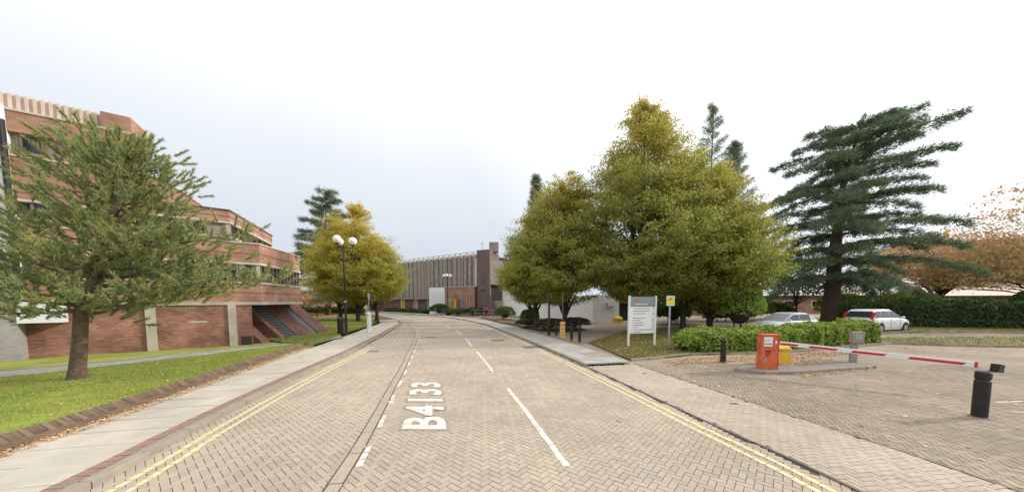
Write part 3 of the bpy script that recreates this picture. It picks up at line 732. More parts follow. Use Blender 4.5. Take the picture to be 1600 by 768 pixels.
ring(P4, Q4, 8.45, 9.2, -.3, 'brick', 'wall'); ring(P4, Q4, 9.2, 10.0, 0, 'brick', 'wall'); part('end_block', MB().prism([at_(3.2), P4, Q4, off2(at_(3.2), nA, -2)], 10.07, 10.75, True, True), 'brick', bld, True)
for k in range(5): window(bld, at_(.35 + k * .62), at_(.35 + k * .62 + .6), 8.45, 9.2, out=-.2, glass='glass' if k % 2 else 'blind')
ring(P4, Q4, 10.0, 10.07, .05, 'coping', 'coping')
mb = MB(); rib_o = part('roof_box', wallbox(MB(), at_(.1), at_(3.1), -.35, -5, 10.075, 10.75), 'concrete_pale', bld, True)
for k in range(15): part('rib', wallbox(MB(), at_(.15 + k * .2), at_(.15 + k * .2 + .09), -.27, -.36, 10.075, 10.75), 'concrete_pale', rib_o, True)
# sloping buttresses under the overhang
def ramp(name, ya, yb, m, parent, ztop=2.28, thick=.12, lift=0):
    m_ = MB(); f = lambda y: ((y - 19.0) / 5.0)
    def pt(y, hi): t = f(y); return (-16.15 + (-16.2 + 16.15) * t, y, ztop) if hi else (-14.05 + .15 * t, y + .3, .08)
    a, b_, c_, d_ = (Vector(pt(ya, 0)), Vector(pt(yb, 0)), Vector(pt(yb, 1)), Vector(pt(ya, 1)))
    n_ = (b_ - a).cross(d_ - a).normalized(); n_ = n_ if n_.x > 0 else -n_; L1 = (b_ - a).length; L2 = (d_ - a).length
    A2, B2, C2, D2 = [p + n_ * (thick + lift) for p in (a, b_, c_, d_)]; a, b_, c_, d_ = [p - n_ * .6 if name != 'x' else p for p in (a, b_, c_, d_)]
    m_.face([A2, B2, C2, D2], [(0, 0), (L1, 0), (L1, L2), (0, L2)])
    for p, q2, r, s2 in ((a, A2, D2, d_), (b_, c_, C2, B2), (a, b_, B2, A2)): m_.face([p, q2, r, s2], [(0, 0), (.6, 0), (.6, L2), (0, L2)])
    return part(name, m_, m, parent, True)
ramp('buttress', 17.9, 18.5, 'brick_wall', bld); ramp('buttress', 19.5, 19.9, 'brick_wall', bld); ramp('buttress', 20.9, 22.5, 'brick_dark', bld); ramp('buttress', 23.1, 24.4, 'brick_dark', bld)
for ya, yb in ((19.9, 20.9), (22.5, 23.1)):
    r_ = ramp('slate_panel', ya, yb, 'slate', bld, thick=.06)
for k in range(13):
    t = k / 13; x0, z0 = -14.05 + (-2.1) * t, .1 + 2.2 * t; part('louvre', MB().box((x0 + .1, 20.52 - .15 * t, z0 + .12), (.03, .96, .09), 0), 'slate', bld, True)
# grey brick block at the left edge
gb = thing('grey_building', 'pale grey brick block with white upper wall at the left edge of the view', 'building', (-22, 10.5, 0))
e0, e1 = off2(at_(-9), nA, .5), off2(at_(.72), nA, .5)
gpoly = lambda o=0: [off2(e0, nA, o), off2(off2(e1, nA, o), dA, o), off2(off2(e1, nA, -3), dA, o), off2(e0, nA, -3)]
part('wall', MB().prism(gpoly(), 0, 3.2), 'brick_grey', gb, True)
part('upper_wall', MB().prism(gpoly(.03), 3.2, 10.1, True, True), 'white_render', gb, True)
part('downpipe', MB().tube([(*off2(off2(e1, nA, .1), dA, .14), 3.0), (*off2(off2(e1, nA, .1), dA, .14), 9.4)], .09), 'dark_pole', gb, True)
window(gb, off2(e1, dA, -1.5), off2(e1, dA, -.55), .85, 1.7, .02, 'white_metal', 'dark_slot', .03)
cano = thing('canopy', 'white boxed canopy over the doorway beside the grey brick block', 'canopy', (*at_(.4), 1.6))
part('fascia', wallbox(MB(), at_(.74), at_(1.85), .6, .08, 1.62, 2.5), 'white_metal', cano, True)
part('lip', wallbox(MB(), at_(.74), at_(1.87), .63, .08, 2.5, 2.56), 'coping', cano, True)

# far hall, clad in ribbed concrete
hall = thing('concrete_hall', 'long hall clad in ribbed brown grey concrete above a red brick base', 'building', (-20, 72, 0))
H0, H1 = (-38, 86.0), (-6.6, 64.0)
hd, hn = nrm2(H0, H1); HL = math.hypot(H1[0] - H0[0], H1[1] - H0[1]); hat = lambda t: off2(H0, hd, t)
part('core', wallbox(MB(), H0, H1, -.5, -14, 0, 11.7), 'dark_slot', hall, True)
part('base_wall', wallbox(MB(), H0, H1, 0, -.45, 0, 2.9), 'brick_dark', hall, True)
part('soffit', wallbox(MB(), H0, H1, .5, -.45, 2.9, 3.05), 'concrete_rib', hall, True)
t = 0; random.seed(3)
while t < HL - .4:
    w = random.choice((.55, .75, .95, 1.15)); w = min(w, HL - t); part('concrete_panel', wallbox(MB(), hat(t), hat(t + w), .5, -.45, 3.05, 11.2), 'concrete_rib', hall, True)
    t += w + random.choice((.14, .2, .32))
part('roof_edge', wallbox(MB(), H0, H1, .45, -.3, 11.2, 11.35), 'concrete_pale', hall, True)
rail = part('roof_rail', wallbox(MB(), H0, H1, .3, .2, 11.95, 12.05), 'coping', hall, True)
for i in range(24): part('baluster', wallbox(MB(), hat(i * HL / 24 + .3), hat(i * HL / 24 + .8), .32, .18, 11.35, 11.95), 'concrete_pale' if i % 2 else 'coping', rail, True)
for t, cname in ((14.2, 'sign_yellow'), (18.9, 'pink_paint'), (23.6, 'blue_paint'), (25.6, 'blue_paint')):
    window(hall, hat(t), hat(t + 1.4), .7, 2.75, .05, 'blind', cname, .25)
t0 = 27.4
# white loading door in its own box
part('door_wall', MB().prism([(-15.3, 60.6), (-12.1, 58.8), (-10.0, 63), (-13, 66)], 0, 4.95), 'white_render', hall, True)
da, db = (-15.3, 60.6), (-12.1, 58.8)
dr = part('loading_door', wallbox(MB(), *seg(da, db, .12, .9), .03, -.01, .05, 4.3), 'white_metal', hall, True)
for k in range(8): part('slat', wallbox(MB(), *seg(da, db, .13, .89), .05, .031, .15 + k * .52, .15 + k * .52 + .45), 'white_metal', dr, True)
part('notice', wallbox(MB(), *seg(da, db, .45, .85), .07, .051, .9, 1.6), 'grey_metal', dr, True)
# low brick box with slot windows
annex = thing('brick_annexe', 'low red brick annexe with narrow coloured slot windows', 'building', (-9, 57.5, 0))
a0, a1 = (-12.05, 58.75), (-6.5, 56.6)
part('wall', MB().prism([a0, a1, (-5.5, 60), (-10.9, 62.6)], 0, 4.95), 'brick', annex, True)
part('coping', MB().prism([(-12.12, 58.68), (-6.45, 56.48), (-5.4, 60.05), (-10.9, 62.7)], 4.95, 5.08), 'coping', annex, True)
for t, cname in ((.16, 'green_paint'), (.33, 'sign_yellow'), (.46, 'slate'), (.57, 'blue_paint'), (.72, 'pink_paint')):
    window(annex, *seg(a0, a1, t, t + .042), 1.0, 3.0, .04, cname, 'frame_brown' if cname == 'slate' else cname, .05)
part('drainpipe', MB().tube([(*off2(seg(a0, a1, .84, .9)[0], nrm2(a0, a1)[1], .1), .1), (*off2(seg(a0, a1, .84, .9)[0], nrm2(a0, a1)[1], .1), 3.8)], .09), 'grey_metal', annex, True)
# brown brick stair tower
tow = thing('brick_tower', 'dark brown brick stair tower with plant on its roof', 'tower', (-4.5, 57.5, 0))
t_a, t_b, t_c = (-6.05, 56.8), (-3.75, 55.7), (-2.2, 57.2)
part('wall', MB().prism([t_a, t_b, (-2.4, 62), (-5.8, 63)], 0, 11.2), 'brick_brown', tow, True)
part('side_wall', MB().prism([(-3.73, 55.75), (-2.0, 57.5), (-2.0, 62), (-2.4, 61.9)], 0, 2.6), 'brick_brown', tow, True)
part('upper_panel', MB().prism([(-3.72, 55.9), (-1.6, 57.0), (-1.6, 62), (-2.4, 61.9)], 5.3, 9.4, True, True), 'concrete_rib', tow, True)
part('opening', MB().prism([(-3.6, 56.4), (-1.8, 57.8), (-1.8, 62), (-2.4, 61.9)], 2.6, 5.3), 'dark_slot', tow, True)
pl = part('plant_room', MB().box((-3.2, 59, 12.0), (1.6, 2, 1.6)), 'concrete_rib', tow, True)
part('mast', MB().tube([(-5.2, 58, 11.2), (-5.2, 58, 12.9)], .05).box((-5.2, 58, 12.6), (.5, .06, .06)), 'grey_metal', tow, True)
part('wall_lamp', MB().ball((-4.95, 56.2, 4.6), .32, 10), 'slate', tow, True)
# white walls behind the right-hand trees
wb = thing('white_building', 'low white rendered building with a long blank wall behind the bollards', 'building', (5, 42, 0))
part('wall', MB().prism([(-1.6, 56.2), (3.55, 45.2), (8, 46), (4, 58)], 0, 4.9), 'white_render', wb, True)
part('low_wall', MB().prism([(3.5, 45.25), (8.62, 34.8), (11.45, 34.9), (11.45, 46), (5, 46)], 0, 3.15), 'white_render', wb, True)
part('plinth', MB().prism([(-1.64, 56.15), (3.46, 45.15), (8.6, 34.72), (11.5, 34.82), (11.4, 36), (4, 50)], 0, .16), 'concrete_rib', wb, True)
sp = part('name_plate', wallbox(MB(), (9.5, 34.82), (10.95, 34.85), .03, -.01, 1.55, 2.35), 'sign_white', wb, True)
part('emblem', wallbox(MB(), (9.95, 34.84), (10.2, 34.845), .045, .02, 2.02, 2.26), 'blue_paint', sp, True)
for k, (a_, b_) in enumerate(((.9, 1.3), (.55, 1.35), (.9, 1.1))): part('print_line', wallbox(MB(), (9.5 + a_ - .4, 34.83), (9.5 + b_, 34.845), .045, .02, 1.9 - .12 * k, 1.95 - .12 * k), 'ink', sp, True)
dk = part('doorway', MB().prism([(11.46, 35.6), (12.9, 35.6), (12.9, 40), (11.46, 40)], 0, 3.0), 'dark_slot', wb, True)
part('door_canopy', MB().prism([(11.46, 35.2), (13.1, 35.2), (13.1, 40), (11.46, 40)], 2.3, 3.0, True, True), 'red', wb, True)

# buildings beyond the car park
def house(name, label, a, b, depth, z1, m, roof, rh, nwin, zb=.3, wz=(1.2, 2.3), door=None, cat='building', eave=.4):
    d, n_ = nrm2(a, b); L_ = math.hypot(b[0] - a[0], b[1] - a[1]); h = thing(name, label, cat, (*a, zb))
    part('wall', wallbox(MB(), a, b, 0, -depth, zb - .6, z1), m, h, True)
    r = MB(); A0, B0 = off2(off2(a, n_, eave), d, -eave), off2(off2(b, n_, eave), d, eave); A1, B1 = off2(off2(a, n_, -depth - eave), d, -eave), off2(off2(b, n_, -depth - eave), d, eave)
    Am, Bm = ((A0[0] + A1[0]) / 2, (A0[1] + A1[1]) / 2), ((B0[0] + B1[0]) / 2, (B0[1] + B1[1]) / 2)
    zt = z1 + rh
    r.face([(*A0, z1), (*B0, z1), (*Bm, zt), (*Am, zt)]); r.face([(*B1, z1), (*A1, z1), (*Am, zt), (*Bm, zt)]); r.face([(*A0, z1), (*Am, zt), (*A1, z1)]); r.face([(*B0, z1), (*B1, z1), (*Bm, zt)])
    r.face([(*A0, z1 - .001), (*A1, z1 - .001), (*B1, z1 - .001), (*B0, z1 - .001)])
    part('roof', r, roof, h, True)
    part('fascia', wallbox(MB(), A0, B0, .03, -.02, z1 - .35, z1 + .02), 'dark_slot', h, True)
    for i in range(nwin):
        for z in (wz if isinstance(wz[0], tuple) else (wz,)): window(h, *seg(a, b, (i + .25) / nwin, (i + .75) / nwin), zb + z[0], zb + z[1], .03, 'glass', 'white_metal', .1)
    return h
house('low_building', 'low building with a pale sheet roof behind the cedar trunk', (41, 56), (60, 47), 16, 3.4, 'brick_salmon', 'roof_white', 3.6, 6)
house('brick_house', 'salmon brick building with dark doorways behind the information sign', (20, 47), (34, 45.5), 9, 3.9, 'brick_salmon', 'tile_grey', 1.6, 5, wz=(.3, 2.0))
house('tall_building', 'pale brown building seen through the orange tree at the far right', (70, 58), (100, 44), 14, 12.5, 'concrete_pale', 'roof_white', .6, 8, wz=((1.2, 2.6), (4.8, 6.2), (8.2, 9.6)))
house('garden_building', 'low salmon brick building over the dark hedge', (56, 45), (74, 36), 8, 3.2, 'brick_salmon', 'concrete_pale', 1.4, 6)
wt = thing('white_block', 'distant white office block with rows of blue windows behind the cedar', 'building', (-48, 74, 0))
wa, wbp = (-62, 80), (-43.5, 71)
part('wall', wallbox(MB(), wa, wbp, 0, -12, 0, 13.2), 'white_render', wt, True)
for z in (2.2, 6.0, 9.7):
    for i in range(9): window(wt, *seg(wa, wbp, .02 + i * .107, .02 + i * .107 + .1), z, z + 1.6, .03, 'glass_blue', 'white_metal', .08)

# ------------------------------------------------------------------ trees
def wob(n=7):
    """smooth random lobes on the sphere of directions"""
    A_ = rng.normal(size=(n, 3)); ph = rng.uniform(0, 6.28, n); fr = rng.uniform(2.2, 6.5, n)
    return lambda d: sum(np.sin(fr[i] * (d @ (A_[i] / np.linalg.norm(A_[i]))) * 1.6 + ph[i]) for i in range(n)) / n
def limbs(mb, base, tips, r0, fork=1.4, rise=.45, n=6):
    for tp in tips:
        b_ = Vector(base) + Vector((0, 0, random.uniform(0, fork))); tp = Vector(tp); h = tp - b_
        m1 = b_ + Vector((h.x * .35, h.y * .35, h.z * rise)) + Vector((random.uniform(-.2, .2), random.uniform(-.2, .2), 0)); m2 = b_ + Vector((h.x * .75, h.y * .75, h.z * .78))
        mb.tube([b_, m1, m2, tp], [r0, r0 * .65, r0 * .35, r0 * .1], n)
def hornbeam(name, label, loc, H, Rr, z0, m, group, tufts=850, per=78, lsz=.15, trunk_r=.2, wide=.30, stems=3, lean=(0, 0), power=.66):
    """dense broad flame: bare short trunk, steep limbs, flat sprays of leaves"""
    t = thing(name, label, 'tree', loc, 0, group); f = wob(9)
    n = int(tufts * 1.3); nbg = max(60, n // 7); hb = rng.beta(1.15, 1.6, nbg); ab = np.arange(nbg) * 2.39996 + rng.normal(0, .3, nbg); bi_ = rng.integers(0, nbg, n)
    q = np.where(rng.random(n) < .8, rng.uniform(.55, 1.04, n), rng.uniform(.2, .6, n)); rb = rng.uniform(.88, 1.05, nbg)[bi_]   # place along its bough
    h = np.clip(hb[bi_] + rng.normal(0, .035, n), .005, .985); a = ab[bi_] + rng.normal(0, .2, n) / np.clip(q, .4, 1)
    prof = np.where(h < wide, (.42 + .58 * np.sin(np.pi / 2 * np.clip(h / wide, 0, 1))), np.clip(1 - ((h - wide) / (1 - wide)), 0, 1) ** power + .05)
    d = np.stack([np.cos(a), np.sin(a), (h - .4) * 2.2], 1)
    rad = Rr * prof * (1 + .15 * f(unit(d))) * q * rb
    C_ = np.stack([rad * np.cos(a) + lean[0] * h, rad * np.sin(a) + lean[1] * h, z0 + h * (H - z0) + (q - .85) * Rr * (.12 + .22 * h)], 1)
    sc = rng.uniform(.7, 1.35, n)[:, None] * (Rr / 5) ** .5 * np.where(h > .85, .6, 1)[:, None]
    o = np.stack([np.cos(a), np.sin(a), rng.normal(.25, .3, n) + .4 * h], 1)
    P = (C_[:, None, :] + unit(rng.normal(size=(n, per, 3))) * rng.random((n, per, 1)) ** .5 * np.stack([.62 * sc, .62 * sc, .19 * sc], 2) + rng.uniform(-.7, .5, (n, per, 1)) * (o * sc * .75)[:, None, :] - np.array([0, 0, .25]) * rng.random((n, per, 1)) ** 2).reshape(-1, 3)
    nm = np.repeat(unit(o), per, 0) * .5
    V, F = leaves(P, lsz, 1.0, .55, nm)
    link('crown', npmesh('crown', V, F), m, t)
    mb = MB(); fork = z0 * .42
    for k in range(stems if stems < 2 else 1): mb.tube([(0, 0, -.15), (.02, 0, fork * .5), (0, .02, fork), (0, 0, z0 + .35 * (H - z0)), (lean[0] * .8, lean[1] * .8, z0 + .86 * (H - z0))], [trunk_r * 1.35, trunk_r, trunk_r * .9, trunk_r * .5, .03], 9)
    tips = [(C_[i, 0] * .9, C_[i, 1] * .9, C_[i, 2] - .1) for i in rng.choice(n, 80, replace=False)]
    limbs(mb, (0, 0, fork * .75), tips[:12], trunk_r * .5, z0 * .4); limbs(mb, (0, 0, z0), tips[12:], trunk_r * .3, (H - z0) * .35)
    part('trunk', mb, 'bark_grey', t, smooth=True)
    return t
HG = 'hornbeams on both sides of the road'
hornbeam('hornbeam', 'largest golden green tree left of the road behind the globe lamp', (-17.3, 36.6, .2), 12.9, 5.0, 2.4, 'horn_gold', HG, 1050, trunk_r=.24)
hornbeam('hornbeam', 'left hand golden tree of the clump beyond the brick building', (-20.8, 39.5, .3), 10.6, 3.9, 2.5, 'horn_gold', HG, 650, trunk_r=.22)
hornbeam('hornbeam', 'golden tree nearest the kerb behind the white wrapped post', (-16.0, 38.6, .2), 9.8, 3.4, 2.5, 'horn_gold', HG, 600, trunk_r=.2)
hornbeam('hornbeam', 'leftmost tree of the right hand row above the low white wall', (2.1, 29.2, .1), 10.8, 3.6, 2.5, 'horn', HG, 650, trunk_r=.2)
hornbeam('hornbeam', 'forked golden topped tree behind the yellow wrapped post', (4.4, 27.2, .1), 12.9, 4.4, 2.5, 'horn', HG, 900, trunk_r=.22)
hornbeam('hornbeam', 'tallest tree, pointed and olive gold, behind the information sign', (9.8, 25.0, .12), 16.9, 5.4, 2.8, 'horn_dull', HG, 1500, trunk_r=.27, power=.76)
hornbeam('hornbeam', 'broad olive tree with twin trunks just right of the information sign', (13.2, 25.2, .12), 13.6, 5.0, 2.8, 'horn_dull', HG, 900, trunk_r=.22)
hornbeam('hornbeam', 'golden tree at the right end of the row above the laurel hedge', (15.4, 25.4, .15), 12.6, 4.5, 2.1, 'horn', HG, 1100, trunk_r=.24)

def needles_clump(C_, D, per, L, w, spread=.8):
    n = len(C_); P = np.repeat(C_, per, 0) + rng.normal(size=(n * per, 3)) * L * .35
    return blades(P, np.repeat(D, per, 0) + rng.normal(size=(n * per, 3)) * spread, L, w)
def join(VF):
    V = []; F = []; b_ = 0
    for v, f in VF: V.append(v); F.append(f + b_); b_ += len(v)
    return np.concatenate(V), np.concatenate(F)
def pine(loc):
    t = thing('pine_tree', 'bushy pine with upswept blue green tufts on the lawn by the brick wall', 'tree', loc)
    mb = MB(); trunk = [(0, 0, -.1), (.03, 0, .25), (.10, .05, 1.0), (.22, .05, 1.9), (.5, .2, 2.9), (.85, .4, 4.3), (1.0, .5, 5.6), (1.05, .5, 6.7)]
    mb.tube(trunk, [.25, .175, .155, .15, .13, .10, .06, .02], 12)
    T = np.array(trunk); VF = []; PT = []; PD = []
    random.seed(11); k = 0
    for i in range(68):
        h = 1.85 + 4.9 * (i / 67) ** 1.0; a = i * 2.39996 + random.uniform(-.4, .4)
        o = np.array([np.interp(h, T[:, 2], T[:, j]) for j in (0, 1, 2)]); fr = min(.99, (h - 1.8) / 4.98)
        L_ = 2.95 * (1 - fr) ** .5 * random.uniform(.62, 1.08) + .6
        if math.cos(a) > .2: L_ *= .86 if fr < .3 else .64
        if math.cos(a) > .6 and .12 < fr < .3: L_ *= 1.08
        if math.cos(a) < -.2: L_ *= .95 - .15 * fr
        if math.sin(a) < -.4: L_ *= .85 - .25 * fr
        if i in (12, 14, 27): a, L_ = {12: (.12, 5.3), 14: (.45, 3.2), 27: (.2, 3.6)}[i]
        rise = .04 + .30 * fr + random.uniform(-.08, .16); bend = random.uniform(.15, .5)
        pts = [o + np.array([math.cos(a) * L_ * s, math.sin(a) * L_ * s, L_ * (rise * s + bend * s * s * .55 - .1 * s)]) for s in (0, .3, .6, 1)]
        mb.tube(pts, [.055 * (1 - fr) + .02, .032, .018, .008], 5, False)
        pp = np.array(pts); d = unit(pp[-1] - pp[0])
        for s in np.linspace(.3, 1, max(4, int(L_ * 4.0))):
            c = np.array([np.interp(s, (0, .3, .6, 1), pp[:, j]) for j in (0, 1, 2)])
            for _ in range(4 if s < .95 else 3):
                sd = rng.normal(size=3) * np.array([1, 1, .45]); q = c + sd * (.46 * (1.15 - .55 * s)); PT.append(q); PD.append(d * .35 + sd * .5 + np.array([0, 0, .65]))
    C_ = np.array(PT); D = unit(np.array(PD)); n = len(C_); per = 84
    s = rng.uniform(-.05, .34, (n, per, 1)); P = (C_[:, None] + D[:, None] * s).reshape(-1, 3)
    dirs = np.repeat(D, per, 0) * .8 + rng.normal(size=(n * per, 3)) * .42
    V, F = blades(P, dirs, .13, .025); link('crown', npmesh('crown', V, F), 'pine', t)
    part('trunk', mb, 'bark', t, smooth=True)
pine((-12.7, 9.4, .24))

def cedar(name, label, loc, H, z0, Rr, m, asym=None, nb=60, lean=(0, 0), tr=.6, per=20, dens=5.5, L=.34, w=.045, droop=.25, seed=1, group=None, up=.25, prof=(.62, .86, .12), pw=.2, tiers=0):
    random.seed(seed); t = thing(name, label, 'tree', loc, 0, group); mb = MB(); ax = lambda h: Vector((lean[0] * (h / H) ** 5, lean[1] * (h / H) ** 5, h))
    mb.tube([ax(0) - Vector((0, 0, .2)), ax(.4), ax(H * .15), ax(H * .4), ax(H * .7), ax(H * .97)], [tr * 1.35, tr * 1.05, tr * .85, tr * .6, tr * .28, .03], 12)
    PT = []; PD = []
    for i in range(nb):
        fr = (i + random.random() * .7) / nb
        if tiers: fr = (int(fr * tiers) + random.random() * .28) / tiers
        h = z0 + (H - z0) * fr ** .92; a = i * 2.39996 + random.uniform(-.5, .5); c, s = math.cos(a), math.sin(a)
        L_ = Rr * ((1 - fr) ** prof[0] * prof[1] + prof[2]) * random.uniform(.68, 1.08); rise = up * (.4 + fr) + random.uniform(-.08, .08)
        if asym: L_ *= asym(c, fr)[0]; rise += asym(c, fr)[1]
        o = ax(h); F_ = lambda q: o + Vector((c * L_ * q, s * L_ * q, L_ * (rise * q - droop * (1.35 - .6 * fr) * q ** 2.4)))
        mb.tube([F_(0), F_(.33), F_(.66), F_(1)], [tr * .2 * (1.1 - fr), tr * .13 * (1.1 - fr), .05, .015], 5, False)
        side = Vector((-s, c, 0))
        for q in np.linspace(.12, 1.02, max(5, int(L_ * dens))):
            wd = L_ * pw * math.sin(math.pi * min(1, q * .86 + .1)) + .12
            for _ in range(4):
                u = random.uniform(-1, 1); p = F_(q) + side * (u * wd) + Vector((0, 0, random.uniform(-.30, .10) - abs(u) * wd * .22)); PT.append(p); PD.append(Vector((c, s, 0)) * .9 + side * u * .9 + Vector((0, 0, .15)))
    for _ in range(14): PT.append(ax(H * random.uniform(.93, 1.0))); PD.append(Vector((random.uniform(-.4, .4), random.uniform(-.4, .4), 1)))
    V, F = needles_clump(np.array(PT), unit(np.array(PD)), per, L, w, .55); link('crown', npmesh('crown', V, F), m, t)
    part('trunk', mb, 'bark_red', t, smooth=True); return t
def asymR(c, fr): return ((.95 + .32 * min(fr, .8) if c > .25 else 1.18 if c < -.25 else .9), (.32 * fr + .02 if c > .1 else .03 - .10 * fr))
cedar('cedar_tree', 'large dark cedar with windswept tiers of branches behind the parked cars', (30.2, 30.9, .5), 18.8, 3.9, 8.2, 'cedar', asymR, 74, (1.9, 0), .72, 14, 4.6, .36, .062, .24, 5, up=.12, prof=(.45, .88, .12), pw=.15, tiers=12)
cedar('cedar_tree', 'slender cedar with open tiers behind the golden trees on the left', (-28.2, 50, .3), 18.6, 2.2, 6.6, 'cedar', None, 56, (.6, 0), .45, 18, 4.2, .42, .05, .12, 8)
cedar('conifer', 'tall grey green conifer with a thin tip above the olive trees', (22.8, 38.5, .3), 24.2, 5, 4.4, 'conifer', None, 52, (0, 0), .3, 9, 2.4, .40, .05, .1, 9, up=.6, prof=(1.0, .9, .10), pw=.12)
cedar('conifer', 'shorter conifer right of the thin tipped one above the olive trees', (26.0, 39.5, .3), 20.6, 5, 4.0, 'conifer', None, 64, (0, 0), .3, 12, 3.0, .4, .05, .1, 10, up=.8, prof=(.9, .95, .06))
cedar('conifer', 'dark conifer tip rising behind the leftmost tree of the right row', (2.9, 40.5, .1), 17.4, 4, 2.4, 'conifer', None, 60, (0, 0), .3, 12, 3.0, .4, .05, .1, 12, up=.7, prof=(.9, .9, .08))

def spreading(name, label, loc, H, Rr, z0, m, tufts=260, per=34, lsz=.2, tr=.16, flatn=.4, group=None, ztilt=.2, seed=2):
    """low forked tree with flat layers of leaves"""
    random.seed(seed); t = thing(name, label, 'tree', loc, 0, group); mb = MB()
    a = rng.uniform(0, 2 * np.pi, tufts); r = Rr * np.sqrt(rng.uniform(.03, 1, tufts)); f = wob(6)
    r *= 1 + .25 * f(np.stack([np.cos(a), np.sin(a), a * 0], 1))
    h = z0 + (H - z0) * (1 - (r / (Rr * 1.3)) ** 1.7) * rng.choice([.35, .6, .82, 1.0], tufts) + rng.normal(0, .15, tufts)
    C_ = np.stack([r * np.cos(a), r * np.sin(a), h], 1)
    P = (C_[:, None] + rng.normal(size=(tufts, per, 3)) * np.array([.62, .62, .18])).reshape(-1, 3); V, F = leaves(P, lsz, 1.0, .6)
    link('crown', npmesh('crown', V, F), m, t)
    mb.tube([(0, 0, -.1), (.05, 0, z0 * .45), (0, .05, z0 * .8)], [tr * 1.4, tr, tr * .85], 8)
    limbs(mb, (0, 0, z0 * .6), [tuple(C_[i]) for i in rng.choice(tufts, 40, replace=False)], tr * .28, z0 * .3, .6)
    part('trunk', mb, 'bark_grey', t, smooth=True); return t
AG = 'orange leaved acers beside the car park'
spreading('acer_tree', 'wide orange and green tree overhanging the dark hedge at far right', (47, 28.5, .5), 8.2, 7.4, 2.7, 'acer_mix', 560, 36, .24, .22, group=AG, seed=3)
spreading('acer_tree', 'orange tree between the cedar and the wide overhanging tree', (43, 33, .5), 9.0, 5.4, 3.2, 'acer', 330, 34, .24, .2, group=AG, seed=4)
spreading('acer_tree', 'tall thin orange tree reaching in from the right edge', (48, 28, .5), 14.0, 7.6, 5.5, 'acer', 280, 20, .24, .24, group=AG, seed=5)
LAG = 'small orange acers on the lawn beyond the brick building'
for i, (x, y, lb) in enumerate(((-29.5, 46.0, 'nearer small orange acer on the lawn right of the brick building'), (-34.5, 52.0, 'farther small orange acer on the lawn left of the golden trees'), (-28.6, 51.0, 'small orange acer hard against the trunk of the golden trees'))):
    spreading('acer_tree', lb, (x, y, .4), 3.2 + .2 * i, 2.6, 1.5, 'acer', 110, 30, .22, .09, group=LAG, seed=6 + i)
spreading('small_tree', 'small dark leaved tree in front of the pale sheet roof', (30.0, 34.5, .4), 6.0, 2.4, 2.4, 'shrub', 90, 26, .24, .1, seed=12)
spreading('small_tree', 'bare branched little tree with yellow leaves right of the cedar trunk', (39.5, 38, .5), 5.5, 3.0, 2.2, 'shrub_bright', 70, 22, .22, .1, seed=13)

# ------------------------------------------------------------------ hedges and shrubs
def bush(name, label, loc, size, m, n=3000, lsz=.12, rz=0, box=.0, group=None, cat='shrub', core=True, stems=7):
    """leafy shell over an ellipsoid, or over a clipped block when box > 0"""
    t = thing(name, label, cat, loc, rz, group); sx, sy, sz = size; f = wob(10)
    d = unit(rng.normal(size=(n, 3))); d[:, 2] = np.where(d[:, 2] < -.35, -d[:, 2], d[:, 2])
    if box:
        q = rng.uniform(-1, 1, (n, 3)); k = rng.integers(0, 5, n); 
        for ax, sg, kk in ((0, 1, 0), (0, -1, 1), (1, -1, 2), (1, 1, 3), (2, 1, 4)): q[k == kk, ax] = sg
        # spread over the faces by their area
        w_ = np.array([sy * sz, sy * sz, sx * sz, sx * sz, sx * sy]); w_ = w_ / w_.sum(); k = rng.choice(5, n, p=w_); q = rng.uniform(-1, 1, (n, 3))
        for ax, sg, kk in ((0, 1, 0), (0, -1, 1), (1, -1, 2), (1, 1, 3), (2, 1, 4)): q[k == kk, ax] = sg
        e = unit(q); P = q * (1 - box) + e * box * 1.25
        L_ = P * np.array([sx / 2, sy / 2, sz / 2]); ph = np.sin(L_[:, 0] * 2.1 + f(e) * 3) * .5 + np.sin(L_[:, 0] * 5.3 + 1 + L_[:, 1] * 3) * .35 + np.sin(L_[:, 2] * 6 + L_[:, 0] * 1.7) * .3
        L_ = L_ + e * (ph * .09 * min(sy, sz))[:, None] - e * (rng.random((n, 1)) ** 2 * .22 * min(sy, sz))
        nm = e * .8
    else:
        r = 1 + .17 * f(d) - .35 * rng.random(n) ** 2.2; L_ = d * r[:, None] * np.array([sx / 2, sy / 2, sz / 2]); nm = d * .8
    L_[:, 2] += sz / 2; L_[:, 2] = np.maximum(L_[:, 2], .03)
    V, F = leaves(L_, lsz, .5, .55, nm); link('foliage', npmesh('foliage', V, F), m, t)
    mb = MB()
    if core:
        if box: mb.prism([(-sx * .41, -sy * .33), (sx * .41, -sy * .33), (sx * .41, sy * .33), (-sx * .41, sy * .33)], 0, sz * .78)
        else: mb.ball((0, 0, sz * .42), (min(sx, sy) * .25, 0, sz * .28), 10)
    for _ in range(stems): x, y = random.uniform(-.3, .3) * sx, random.uniform(-.3, .3) * sy; mb.tube([(x * .5, y * .5, -.05), (x, y, sz * .8)], [.03, .012], 5)
    part('twigs', mb, 'twig', t); return t
